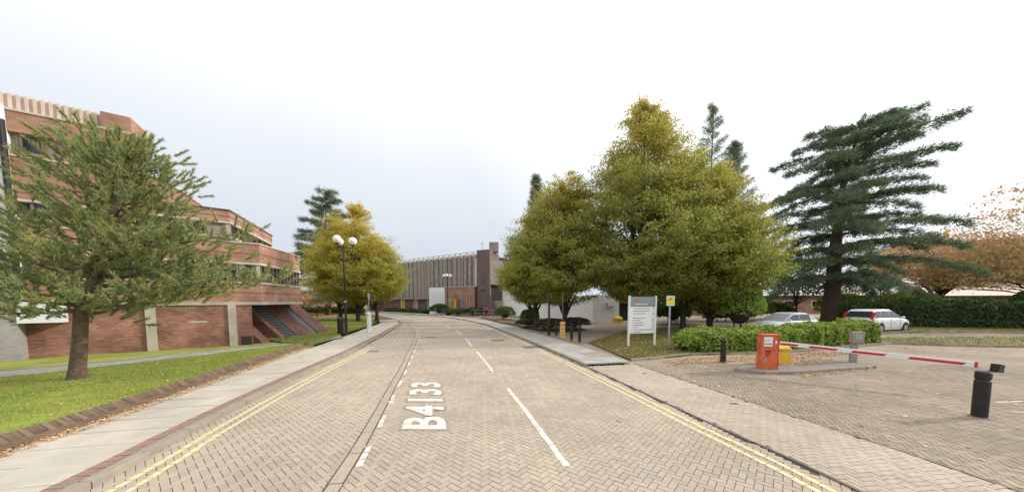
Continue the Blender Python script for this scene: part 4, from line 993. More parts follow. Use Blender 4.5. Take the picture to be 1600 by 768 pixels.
def hedge_run(name, label, pts, w, h, m, n, lsz, group=None):
    """one hedge along a bent line"""
    c = Curve(pts); t = thing(name, label, 'hedge', (*c.at(c.L / 2), g(*c.at(c.L / 2))), 0, group); q = rng.uniform(0, c.L, n)
    side = rng.choice([0, 1, 2, 3], n, p=[.42, .28, .25, .05]); v = rng.uniform(-1, 1, n); P = np.zeros((n, 3)); nm = np.zeros((n, 3)); rt = ROOT[t.name]
    lump = .10 * np.sin(q * 1.9) + .07 * np.sin(q * 4.7 + 1) + .05 * np.sin(q * 9.3 + 2)
    for i in range(n):
        dp = random.random() ** 2 * .3
        if side[i] == 0: o, z = -w / 2 * (1 + lump[i]) + dp, h * (.5 + .5 * v[i]) * (1 + lump[i] * .6); k = (0, -1, .2)
        elif side[i] == 1: o, z = v[i] * w / 2, h * (1 + lump[i] + .05 * math.sin(v[i] * 5 + q[i] * 3)) - dp; k = (0, 0, 1)
        elif side[i] == 2: o, z = w / 2 - dp, h * (.5 + .5 * v[i]); k = (0, 1, .2)
        else: q[i] = 0 if random.random() < .5 else c.L; o, z = v[i] * w / 2, h * random.random(); k = (0, 0, .3)
        e = min(q[i], c.L - q[i]); f_ = min(1, .72 + e * .5); o *= f_; z *= f_ ** .5
        rd = -.12 * (max(0, z / h - .75) * 4) ** 2 * w * (1 if o > 0 else -1) if side[i] in (0, 2) else 0
        x, y = c.at(q[i] + random.gauss(0, .03), o + rd); P[i] = (x, y, max(.03, z) + g(x, y)); nm[i] = k
    V, F = leaves(P - np.array(rt), lsz, .45, .55, nm * .7); link('foliage', npmesh('foliage', V, F), m, t)
    mb = MB(); ns = max(2, int(c.L / 1)); rows = [[], [], [], []]
    for i in range(ns + 1):
        s_ = .25 + (c.L - .5) * i / ns; 
        for r, (o, z) in enumerate(((-w * .36, -.1), (-w * .33, h * .8), (w * .33, h * .8), (w * .36, -.1))): x, y = c.at(s_, o); rows[r].append((x, y, z + g(x, y)))
    mb.quadstrip(rows); mb.face([r[0] for r in rows]); mb.face([r[-1] for r in rows][::-1]); part('twigs', mb, 'twig', t, True); return t
hedge_run('laurel_hedge', 'glossy bright green laurel hedge behind the barrier', [(8.6, 16.3), (10.5, 16.3), (14, 16.9), (17, 17.6), (19.8, 18.3)], 1.7, 1.04, 'laurel', 15000, .17)
bush('laurel_bush', 'loose pale green laurel at the left end of the hedge, near the yellow sign', (8.75, 16.0, .05), (1.5, 1.4, .95), 'laurel', 1500, .18)
hedge_run('clipped_hedge', 'long dark clipped hedge behind the white hatchback', [(26.6, 26.3), (31, 25), (38, 22.2), (48, 18)], 1.5, 1.95, 'hedge_dark', 17000, .2)
hedge_run('far_hedge', 'clipped dark hedge on the far lawn left of the golden trees', [(-40, 60), (-33, 57), (-25, 55)], 1.2, 1.5, 'shrub', 4500, .28)
hedge_run('hall_hedge', 'low clipped hedge under the coloured window frames of the hall', [(-30, 77.5), (-23, 71.5), (-16.6, 64)], 1.2, .8, 'hedge_dark', 4200, .3)
hedge_run('corner_hedge', 'dark hedge where the road disappears round the bend', [(-52, 86), (-44, 80), (-36, 77)], 1.6, 2.2, 'hedge_dark', 3000, .34)
for (x, y, s_, m_, lb) in ((-12.7, 57.0, (3.6, 2.2, 1.9), 'hedge_dark', 'large dark clipped shrub before the white loading door'), (-10.6, 55.2, (2.6, 2, 1.2), 'shrub', 'mid green mound right of the large dark clipped shrub'),
                           (-8.9, 54.6, (2.4, 1.8, 1.3), 'shrub', 'green mound by the far lamp post and annexe'), (-6.6, 54.4, (3.2, 1.6, 1.3), 'hedge_dark', 'dark shrub behind the railing below the slot windows'),
                           (-.9, 42.0, (2.6, 2.2, 1.75), 'shrub', 'round green shrub at the left end of the white wall'), (1.9, 34.5, (2.1, 1.9, 1.6), 'hedge_dark', 'round dark shrub in front of the white wall left of the first bollard')):
    bush('round_shrub', lb, (x, y, .1), s_, m_, 2200, .17 if y < 45 else .24, group='clipped shrubs along the far right pavement')
for i, (x, y, sx, sy, h_, lb) in enumerate(((3.2, 27.6, 3.0, 1.6, .95, 'low brown leaved ground cover behind the left bollards'), (5.3, 28.4, 3.4, 2.2, 1.0, 'low brown leaved ground cover at the corner of the white wall'), (1.6, 30.4, 2.6, 1.5, .8, 'low brown leaved ground cover round the leftmost trunk'))):
    bush('ground_cover', lb, (x, y, .1), (sx, sy, h_), 'bed', 2600, .14, .3, group='low brown plants in the bed by the white wall')
for (x, y, s_, m_, lb) in ((16.6, 23.8, (3.2, 3, 3.6), 'laurel', 'leafy yellow green shrub hanging at the right end of the tree row'), (14.8, 30, (3.2, 2.2, 2.0), 'shrub', 'dark shrub behind the twin trunks'), (20.5, 32, (4.5, 2.6, 2.2), 'shrub_bright', 'bright yellow green shrub behind the silver car'),
                           (25, 34, (4.6, 2.4, 2.3), 'shrub_bright', 'pale green shrub left of the cedar trunk'), (35.5, 35, (6, 2.6, 2.8), 'shrub_bright', 'pale green shrub right of the cedar trunk'), (29.5, 36.5, (4, 2, 1.9), 'shrub', 'green shrub behind the cedar trunk'), (37, 30.2, (6.5, 2.6, 2.9), 'shrub_bright', 'olive shrub over the top of the dark hedge behind the hatchback'), (44, 26.5, (7, 2.6, 3.2), 'shrub', 'dark green shrub over the hedge below the orange tree'), (17, 33, (4.4, 2.6, 3.0), 'hedge_dark', 'dark shrub added to stand for shade behind the tree row'), (13.2, 37, (4.6, 3, 4.2), 'hedge_dark', 'tall dark shrub added to stand for shade between the trunks behind the information sign')):  # last two shrubs added to darken the gap like shade under the crowns
    bush('shrub', lb, (x, y, g(x, y)), s_, m_, 3600, .22, group='shrubs behind the car park')

# ------------------------------------------------------------------ street furniture
def globe_lamp(loc, label, rz=0, group='triple globe lamp posts'):
    t = thing('globe_lamp', label, 'street lamp', loc, rz, group)
    part('post', MB().lathe([(.14, -.05), (.14, .06), (.11, .1), (.105, 1.15), (.075, 1.25), (.065, 3.5), (.055, 6.25), (.03, 6.42)], n=12), 'dark_pole', t, smooth=True)
    part('door_panel', MB().box((0, -.108, .75), (.10, .01, .42)), 'black_metal', t)
    part('collar', MB().lathe([(.075, 2.3), (.085, 2.32), (.085, 2.42), (.075, 2.44)]), 'grey_metal', t)
    for k in range(3):
        a = k * 2 * math.pi / 3 + .35; x, y = math.cos(a) * .62, math.sin(a) * .62
        part('arm', MB().tube([(0, 0, 6.2), (x * .6, y * .6, 6.17), (x * .95, y * .95, 6.2), (x, y, 6.34)], .025, 6), 'dark_pole', t)
        gl = part('globe', MB().ball((x, y, 6.66), .285, 16), 'globe', t, smooth=True)
        part('globe_seat', MB().lathe([(.05, 6.3), (.12, 6.34), (.13, 6.43), (.08, 6.46)], (x, y, 0)), 'dark_pole', gl)
    return t
gl = globe_lamp((-11.98, 23.5, .1), 'black triple globe lamp post beside the black litter bin, on the left verge')
dp = thing('sign_pole', 'dark pole rising into the leaves between the two leftmost bollards', 'pole', (2.68, 23.6, .1))
part('pole', MB().lathe([(.11, -.05), (.11, 1.1), (.08, 1.2), (.07, 2.95), (.05, 3.0)], n=12), 'dark_pole', dp, smooth=True)
part('door_panel', MB().box((0, -.112, .7), (.10, .01, .42)), 'black_metal', dp)
copy_tree(gl, (-10.9, 55.3, .1), .3, 'far triple globe lamp in front of the ribbed hall')
lb = thing('litter_bin', 'black litter bin standing at the foot of the left globe lamp', 'bin', (-12.25, 23.25, .1))
part('body', MB().lathe([(.19, 0), (.21, .03), (.21, .95), (.23, .98), (.23, 1.0), (.17, 1.02)], n=8), 'black_metal', lb)
part('hood', MB().lathe([(.23, 1.12), (.22, 1.2), (.1, 1.27), (.01, 1.28)], n=8).box((-.16, 0, 1.06), (.03, .2, .16)).box((.16, 0, 1.06), (.03, .2, .16)), 'black_metal', lb)
part('liner', MB().lathe([(.15, .95), (.15, 1.03)], n=8), 'grey_metal', lb)
wp = thing('wrapped_post', 'thin post wrapped in white sheeting at the edge of the left pavement', 'post', (-10.7, 24.4, .1))
part('pole', MB().tube([(0, 0, 0), (.02, 0, 3.0)], .035), 'grey_metal', wp)
part('wrapping', MB().lathe([(.17, .0), (.20, .1), (.16, .5), (.18, .9), (.15, 1.3), (.17, 1.5), (.06, 1.58)], n=9), 'sign_white', wp)
part('sign_edge', MB().box((.03, 0, 2.75), (.03, .3, .42)), 'grey_metal', wp)
def bollard(loc, label, r=.085, h=1.0, group='black bollards along the right pavement', cap=True, mtl='black_metal'):
    t = thing('bollard', label, 'bollard', loc, 0, group)
    part('post', MB().lathe([(r, -.05), (r, h * .80), (r * .88, h * .815), (r * .88, h * .835), (r, h * .85), (r, h - .02), (r * .85, h)], n=14), mtl, t)
    if cap: part('cap', MB().lathe([(r * .86, h), (r * .84, h + .006), (r * .3, h + .012), (.001, h + .013)], n=14), mtl, t)
    part('base_ring', MB().lathe([(r * 1.35, -.02), (r * 1.35, .012), (r * 1.02, .02)], n=14), 'asphalt', t); return t
bo = bollard((2.5, 26.0, .1), 'black bollard farthest along the kerb, left of the dark lamp post')
for x, y, lb_ in ((3.15, 23.0, 'black bollard between the dark lamp post and the yellow wrapped post'), (3.72, 20.3, 'black bollard just right of the yellow wrapped post'), (4.02, 19.3, 'rightmost black bollard of the kerb row, nearest the grass')): copy_tree(bo, (x, y, .1), 0, lb_)
bollard((8.62, 13.2, .02), 'slim black bollard in front of the laurel hedge, left of the orange cabinet', .105, .93, group='black bollards beside the barrier')
nb = bollard((10.1, 6.9, 0), 'thick black bollard nearest the camera, beside the free end of the barrier arm', .116, 1.0, group='black bollards beside the barrier')
part('stray_link', MB().box((.22, .05, .99), (.24, .05, .03)), 'black_metal', nb); part('stray_block', MB().box((.37, .06, 1.06), (.15, .13, .17), .2, ('Y', R(10))), 'black_metal', nb)  # block is the post top displaced by stitching; link invented to hold it
yp = thing('wrapped_post', 'thin pole with a yellow wrap of printed panels at its foot, among the bollards', 'post', (3.32, 21.4, .1))
part('pole', MB().tube([(0, 0, 0), (0, 0, 3.0)], .026), 'asphalt', yp)
part('yellow_wrap', MB().box((0, 0, .52), (.30, .28, 1.04)), 'yellow_wrap', yp)
for z, h in ((.9, .05), (.8, .07)): part('dark_band', MB().box((0, -.002, z), (.305, .285, h)), 'sign_grey', yp)
for z, c in ((.6, 'red'), (.38, 'sign_grey'), (.18, 'sign_grey')): part('mark', MB().box((0, -.145, z), (.12, .012, .09)), c, yp)
# information sign
si = thing('information_sign', 'large white information board with grey header on two white posts', 'sign', (7.05, 17.65, .08), R(16))
w_, h0, h1 = 1.58, .68, 2.66
for s in (-1, 1): part('post', MB().box((s * (w_ / 2 + .045), 0, 1.34), (.085, .085, 2.72)), 'white_metal', si)
part('board', MB().box((0, 0, (h0 + h1 - .55) / 2), (w_, .05, h1 - .55 - h0)), 'sign_white', si)
part('header', MB().box((0, 0, h1 - .275), (w_, .054, .545)), 'sign_grey', si)
em = MB(); 
for k in range(5): a = .5 + k * .45; em.face([(-.38, -.030, 2.42), (-.38 + .19 * math.cos(a), -.030, 2.42 + .11 * math.sin(a)), (-.38 + .2 * math.cos(a + .3), -.030, 2.42 + .09 * math.sin(a + .3))])
em.face([(-.42, -.0302, 2.37), (-.28, -.0302, 2.36), (-.3, -.0302, 2.43), (-.42, -.0302, 2.45)])
part('emblem', em, 'red', si)
random.seed(5)
def print_row(x0, x1, z, h, m='ink', pr=None):
    m_ = MB(); x = x0
    while x < x1:
        l = random.uniform(.04, .13); l = min(l, x1 - x); m_.box((x + l / 2, -.028, z), (l, .006, h)); x += l + .022
    part('print_line', m_, m, pr or si)
print_row(-.5, .3, 2.26, .035, 'sign_white')
for z, x0, x1, dot_ in ((2.0, -.6, .45, 1), (1.87, -.6, .46, 0), (1.73, -.6, .2, 1), (1.50, -.6, .18, 1), (1.375, -.6, -.08, 1), (1.25, -.6, .08, 1), (1.12, -.6, .02, 1), (.99, -.6, -.28, 1), (.86, -.6, .64, 0), (.73, -.6, -.05, 0)):
    print_row(x0, x1, z + .02, .035)
    if dot_: part('arrow_mark', MB().box((.67, -.028, z + .02), (.06, .006, .045)), 'ink_black', si)
    if z < .9: part('bullet', MB().box((-.7, -.028, z + .02), (.045, .006, .045)), 'ink', si)
ys_ = thing('notice_sign', 'small square yellow and white notice on a grey pole beside the information board', 'sign', (8.4, 17.4, .1), R(8))
part('pole', MB().tube([(0, 0, -.05), (0, 0, 2.6)], .045), 'grey_metal', ys_)
pt = part('plate', MB().box((0, -.055, 2.42), (.46, .02, .52)), 'sign_white', ys_)
ar = MB(); pts = [(.19 * math.cos(a), -.067, 2.40 + .21 * math.sin(a)) for a in np.linspace(0, math.pi, 12)] + [(-.19, -.067, 2.2), (.19, -.067, 2.2)]; ar.face(pts[::-1])
part('yellow_panel', ar, 'sign_yellow', pt)
part('picture', MB().box((-.01, -.068, 2.50), (.15, .004, .05), 0, ('Y', R(-20))).box((-.06, -.068, 2.46), (.05, .004, .05)), 'ink_black', pt)
bar_ = MB()
for k in range(11): a0_, a1_ = math.pi * k / 11, math.pi * (k + 1) / 11; bar_.face([(.215 * math.cos(a0_), -.0665, 2.40 + .235 * math.sin(a0_)), (.19 * math.cos(a0_), -.0665, 2.40 + .21 * math.sin(a0_)), (.19 * math.cos(a1_), -.0665, 2.40 + .21 * math.sin(a1_)), (.215 * math.cos(a1_), -.0665, 2.40 + .235 * math.sin(a1_))])
part('outline', bar_, 'ink', pt)

# barrier
isl = MB().prism([(8.1, 11.55), (8.35, 11.2), (9.3, 11.02), (11.2, 11.45), (13.4, 12.0), (13.75, 12.35), (13.6, 12.75), (12.8, 13.5), (9.0, 12.5)], -.05, .10)
bi = structure('barrier_island', isl, 'asphalt')
ki = Curve([(8.05, 11.65), (8.3, 11.18), (9.3, 10.98), (11.2, 11.40), (13.4, 11.95), (13.85, 12.4)], .1); kerbs(ki, 0, ki.L - .3, .05, .115, bi, w=.11, L=.45)
bx = thing('barrier', 'red and white car park barrier arm on a weathered orange cabinet', 'barrier', (9.12, 11.55, .1), R(-14))
cab = part('cabinet', MB().prism([(-.27, -.17), (.27, -.17), (.27, .17), (-.27, .17)], 0, 1.19), 'orange_paint', bx)
part('lid', MB().prism([(-.285, -.185), (.285, -.185), (.285, .185), (-.285, .185)], 1.19, 1.235, True, True), 'orange_paint', cab)
part('door_seam', MB().box((.24, -.171, .62), (.012, .008, 1.12)), 'lamp_red', cab)
lab = part('label', MB().box((-.07, -.174, .98), (.26, .01, .33)), 'sign_white', cab)
part('print_line', MB().box((-.07, -.181, .90), (.24, .006, .03)).box((-.1, -.181, 1.03), (.14, .006, .012)), 'ink', lab)
part('keyhole', MB().box((.17, -.174, .97), (.05, .01, .10)), 'sign_white', cab)
emb = MB().box((-.10, -.174, .60), (.025, .01, .16), 0, ('Y', R(28))).box((-.02, -.174, .60), (.025, .01, .16), 0, ('Y', R(-28))).box((-.06, -.174, .54), (.06, .01, .03)).box((-.06, -.174, .49), (.13, .01, .02)).box((-.13, -.174, .645), (.04, .01, .03)).box((.012, -.174, .645), (.04, .01, .03))
part('emblem', emb, 'ink_black', cab)
for z in (.25, .95): part('hinge', MB().tube([(.268, -.172, z - .06), (.268, -.172, z + .06)], .014, 8), 'orange_paint', cab)
part('lock', MB().tube([(.19, -.165, .62), (.19, -.182, .62)], .022, 10), 'grey_metal', cab)
part('scuff', MB().box((-.12, -.174, .32), (.05, .006, .14), 0, ('Y', R(14))).box((-.16, -.174, .24), (.03, .006, .1)), 'grey_metal', cab)
# arm from the cabinet to the near post; world points turned into the barrier's own frame
a0_, a1_ = Vector((9.3, 11.4, 1.04)), Vector((12.34, 8.62, .82)); M = Matrix.Rotation(R(14), 3, 'Z'); o_ = Vector((9.12, 11.55, .1))
A0, A1 = M @ (a0_ - o_), M @ (a1_ - o_); L_ = (A1 - A0).length; dx = A1 - A0; rz_ = math.atan2(dx.y, dx.x); ty = -math.asin(dx.z / L_)
mid = (A0 + A1) / 2; arm = part('arm', MB().box(mid, (L_, .05, .135), rz_, ('Y', ty)), 'white_metal', bx)
n_ = Vector((math.sin(rz_), -math.cos(rz_), 0))
for t0, t1 in ((.02, .13), (.20, .36), (.44, .61), (.72, .955)):
    p, q_ = A0 + dx * t0, A0 + dx * t1; m_ = MB(); u = Vector((0, 0, .045)); e_ = dx.normalized() * .06
    for s in (1, -1): m_.face([p - u + n_ * .0265 * s - Vector((0, 0, .008)), q_ - u * .9 + n_ * .0265 * s - Vector((0, 0, .008)), q_ + e_ + u * .75 + n_ * .0265 * s - Vector((0, 0, .012)), p + e_ + u * .75 + n_ * .0265 * s - Vector((0, 0, .012))])
    part('red_stripe', m_, 'red_tape', arm)
part('end_cap', MB().box(A1 + dx.normalized() * .03, (.05, .06, .14), rz_, ('Y', ty)), 'red_tape', arm)
gbn = thing('grit_bin', 'yellow plastic grit bin with sloping lid behind the orange cabinet', 'bin', (10.3, 12.75, .08), R(-8))
m_ = MB(); m_.quadstrip([[(-.46, -.34, 0), (.46, -.34, 0), (.46, .34, 0), (-.46, .34, 0)], [(-.40, -.29, .55), (.40, -.29, .55), (.40, .29, .55), (-.40, .29, .55)]], True); part('body', m_, 'yellow_plastic', gbn)
m_ = MB(); m_.quadstrip([[(-.44, -.33, .55), (.44, -.33, .55), (.44, .33, .55), (-.44, .33, .55)], [(-.43, -.32, .62), (.43, -.32, .62), (.43, .32, .66), (-.43, .32, .66)], [(-.30, -.12, .82), (.26, -.12, .82), (.26, .24, .86), (-.30, .24, .86)]], True); m_.face([(-.30, -.12, .82), (.26, -.12, .82), (.26, .24, .86), (-.30, .24, .86)]); part('lid', m_, 'yellow_plastic', gbn)
part('handle', MB().box((0, -.345, .585), (.2, .03, .03)), 'yellow_plastic', gbn)
g2 = copy_tree(gbn, (11.0, 33.9, .1), R(12), 'yellow grit bin standing against the end of the white wall')
cp = thing('card_reader', 'grey card reader post with a box head in front of the laurel hedge', 'post', (13.45, 12.75, .1), R(-20))
part('post', MB().box((0, 0, .5), (.19, .14, 1.0)), 'concrete_rib', cp)
part('head', MB().prism([(-.11, -.13), (.24, -.13), (.24, .13), (-.11, .13)], .78, 1.2, True, True), 'concrete_rib', cp)
part('reader_face', MB().box((.07, -.136, 1.02), (.2, .014, .22)), 'grey_metal', cp)
# railing, bench, picnic tables by the tower
rl = thing('railing', 'thin metal railing along the pavement below the brown tower', 'railing', (-4, 52.5, .1))
RP = [(-9.4, 55.4), (-6.0, 53.4), (-3.0, 51.5), (-.2, 49.4)]
for i in range(10):
    f = i / 9 * 3; k = min(int(f), 2); x, y = RP[k][0] + (RP[k + 1][0] - RP[k][0]) * (f - k), RP[k][1] + (RP[k + 1][1] - RP[k][1]) * (f - k); part('post', MB().tube([(x, y, 0), (x, y, 1.1)], .035, 6), 'grey_metal', rl, True)
for z in (.55, 1.1): part('rail', MB().tube([(x, y, z) for x, y in RP], .03, 6), 'grey_metal', rl, True)
def bench(loc, rz, label):
    t = thing('bench', label, 'bench', loc, rz, 'timber benches before the annexe')
    for k in range(3): part('seat_slat', MB().box((0, -.14 + .14 * k, .46), (1.7, .12, .04)), 'wood', t)
    for k in range(3): part('back_slat', MB().box((0, .3 + .02 * k, .58 + .14 * k), (1.7, .03, .11)), 'wood', t)
    for s in (-.7, .7): part('frame', MB().box((s, -.12, .22), (.06, .06, .44)).box((s, .25, .45), (.06, .06, .9)).box((s, .05, .42), (.06, .5, .05)), 'black_metal', t)
    return t
b1 = bench((-5.6, 54.6, .1), R(-28), 'brown timber bench by the railing below the slot windows'); copy_tree(b1, (-2.6, 53.4, .1), R(-35), 'brown timber bench in front of the brown brick tower'); copy_tree(b1, (-27.4, 47.2, .35), R(20), 'timber bench on the orange leaf strewn lawn at far left')

# ------------------------------------------------------------------ cars
def car(name, label, loc, rz, L_=4.1, H=1.55, Wd=1.7, hatch=True, paint='car_white'):
    """front along +x"""
    t = thing(name, label, 'car', loc, rz); n = 18; hw = Wd / 2
    if hatch: prof = [(-.50, .55), (-.495, .80), (-.47, .98), (-.44, 1.02), (.10, .99), (.22, .96), (.36, .90), (.44, .80), (.49, .64), (.5, .45)]
    else: prof = [(-.50, .52), (-.495, .78), (-.47, .92), (-.38, .95), (.05, .94), (.2, .92), (.36, .84), (.45, .72), (.49, .60), (.5, .42)]
    xs_ = np.concatenate([[-.5, -.495, -.48, -.45], np.linspace(-.42, .40, 18), [.43, .46, .485, .496, .5]]); P = np.array(prof); rows = []
    for x in xs_:
        top = float(np.interp(x, P[:, 0], P[:, 1])); e = max(0, abs(x) - .36) / .14; w = hw * (1 - (.26 if x > 0 else .14) * e ** 2.4); lo = .22 + .06 * e
        rows.append([(x * L_, -w * .93, lo), (x * L_, -w, .40), (x * L_, -w * 1.0, top * .74), (x * L_, -w * .97, top * .92), (x * L_, -w * .88, top), (x * L_, 0, top + .03), (x * L_, w * .88, top), (x * L_, w * .97, top * .92), (x * L_, w, top * .74), (x * L_, w, .40), (x * L_, w * .93, lo)])
    mb = MB(); mb.quadstrip(rows); mb.face(rows[0]); mb.face(rows[-1][::-1]); part('body', mb, paint, t, smooth=True)
    r = (-.475, -.40, .04, .29) if hatch else (-.45, -.26, .04, .27); sh = .96 if hatch else .91
    rf = H - .06; bw, tw = hw * .93, hw * .74
    B = [(r[0] * L_, sh), (r[1] * L_, rf), (r[2] * L_, rf), (r[3] * L_, sh - .03)]
    cx_ = [B[0][0], B[0][0] * .6 + B[1][0] * .4, B[1][0] - .03, B[1][0] + .12, (B[1][0] + B[2][0]) / 2, B[2][0] - .25, B[2][0] + .06, B[2][0] * .5 + B[3][0] * .5, B[3][0]]
    cz_ = [sh, sh + (rf - sh) * .45, rf - .03, rf + .03, H, rf + .045, rf - .05, sh + (rf - sh) * .46, sh - .03]
    wz = lambda z: bw + (tw - bw) * (z - sh) / (rf - sh); rows = []
    for x, z in zip(cx_, cz_):
        zl = min(sh - .05, z - .01); zs_ = max(zl + .005, z - .05); w1 = wz(min(zs_, rf)); rows.append([(x, -bw, zl), (x, -w1, zs_), (x, -w1 * .93, z - .006), (x, 0, z + .015), (x, w1 * .93, z - .006), (x, w1, zs_), (x, bw, zl)])
    mb = MB(); mb.quadstrip(rows); part('cabin', mb, paint, t, smooth=False)
    q = lambda f, a_, b_, dx, yw: [(a_[0] + (b_[0] - a_[0]) * f + dx, s_ * yw(f), a_[1] + (b_[1] - a_[1]) * f) for s_ in (-1, 1)]
    yw = lambda f: (bw + (tw - bw) * f) * .90
    mb = MB(); mb.quadstrip([q(.14, B[0], B[1], -.035, yw), q(.86, B[0], B[1], -.035, yw)]); part('rear_window', mb, 'glass', t)
    mb = MB(); mb.quadstrip([q(.06, B[3], B[2], .04, yw), q(.93, B[3], B[2], .045, yw)][::-1]); part('windscreen', mb, 'glass' if hatch else 'grey_metal', t)
    zt, zb = rf - .07, sh + .04; xf = lambda z: B[3][0] + (B[2][0] - B[3][0]) * (z - sh) / (rf - sh) - .10; xr = lambda z: B[0][0] + (B[1][0] - B[0][0]) * (z - sh) / (rf - sh) + .14
    cuts = [None, -.06 * L_, -.285 * L_, None] if not hatch else [None, -.05 * L_, -.27 * L_, None]
    for s in (-1, 1):
        for k in range(3):
            fr_ = (lambda z: xf(z)) if k == 0 else (lambda z, c=cuts[k]: c - .04); re_ = (lambda z: xr(z)) if k == 2 else (lambda z, c=cuts[k + 1]: c + .04)
            if fr_(zt) - re_(zt) < .1: continue
            mb = MB(); mb.face([(re_(zb), s * (wz(zb) + .012), zb), (fr_(zb), s * (wz(zb) + .012), zb), (fr_(zt), s * (wz(zt) + .012), zt), (re_(zt), s * (wz(zt) + .012), zt)]); part('side_window', mb, 'glass', t)
    for s in (-1, 1):
        part('mirror', MB().ball((.2 * L_, s * (hw + .06), sh + .06), (.09, .09, .075), 8), paint, t, smooth=True)
        part('headlight', MB().ball((.455 * L_, s * hw * .68, .66), (.13, .13, .085), 10), 'lamp_clear', t, smooth=True)
        if hatch: part('tail_light', MB().box((-.455 * L_, s * hw * .815, 1.13), (.10, .13, .46), 0, ('Y', R(24))), 'lamp_red', t)
        else: part('tail_light', MB().box((-.485 * L_, s * hw * .78, .78), (.1, .3, .16)), 'lamp_red', t)
        for k in (-.02, -.27): part('door_handle', MB().box((k * L_ + .1, s * (hw + .012), .80), (.16, .025, .03)), paint, t)
        part('door_seam', MB().box((-.07 * L_, s * (hw + .001), .62), (.012, .012, .62)).box((.17 * L_, s * (hw + .001), .62), (.012, .012, .62)).box((-.3 * L_, s * (hw * .995), .66), (.012, .012, .5)), 'rubber', t)
        for x in (-.315 * L_, .315 * L_):
            part('wheel_arch', MB().tube([(x, s * (hw - .2), .33), (x, s * (hw + .006), .33)], .375, 18), 'rubber', t)
            wh = part('wheel', MB().tube([(x, s * (hw - .18), .31), (x, s * (hw + .015), .31)], .31, 20), 'rubber', t)
            rm = MB()
            rm.tube([(x, s * (hw + .012), .31), (x, s * (hw + .022), .31)], .2, 16); part('rim', rm, 'rim', wh)
    part('number_plate', MB().box((-.5 * L_ - .012, 0, .72), (.02, .52, .11)), 'sign_yellow', t); part('number_plate', MB().box((.5 * L_ + .012, 0, .5), (.02, .52, .11)), 'sign_white', t)
    part('rear_bumper', MB().box((-.497 * L_, 0, .42), (.05, Wd * .78, .16)), 'rubber', t); part('grille', MB().box((.492 * L_, 0, .40), (.06, Wd * .5, .12)), 'rubber', t)
    return t
car('parked_hatchback', 'white hatchback with tall red tail lights parked beside the dark hedge', (24.6, 22.0, .42), R(17))
car('parked_car', 'silver white estate car half hidden behind the laurel hedge', (18.9, 22.6, .27), R(196), 4.5, 1.46, 1.75, False, 'car_silver')
fc = thing('far_van', 'distant white van beyond the dark hedge under the orange tree', 'van', (43.5, 33, .5), R(-15))
part('body', MB().prism([(-2.4, -.95), (1.3, -.95), (1.3, .95), (-2.4, .95)], .4, 2.3), 'car_white', fc); part('bonnet', MB().prism([(1.3, -.9), (2.3, -.85), (2.3, .85), (1.3, .9)], .4, 1.35), 'car_white', fc)
part('windscreen', MB().box((1.5, 0, 1.75), (.06, 1.6, .85), 0, ('Y', R(-32))), 'glass', fc); part('side_window', MB().box((.75, -.96, 1.7), (.8, .03, .5)), 'glass', fc)
for x in (-1.5, 1.4):
    for s in (-1, 1): wh = part('wheel', MB().tube([(x, s * .75, .33), (x, s * .97, .33)], .33, 14), 'rubber', fc); part('rim', MB().tube([(x, s * .96, .33), (x, s * .985, .33)], .19, 12), 'rim', wh)

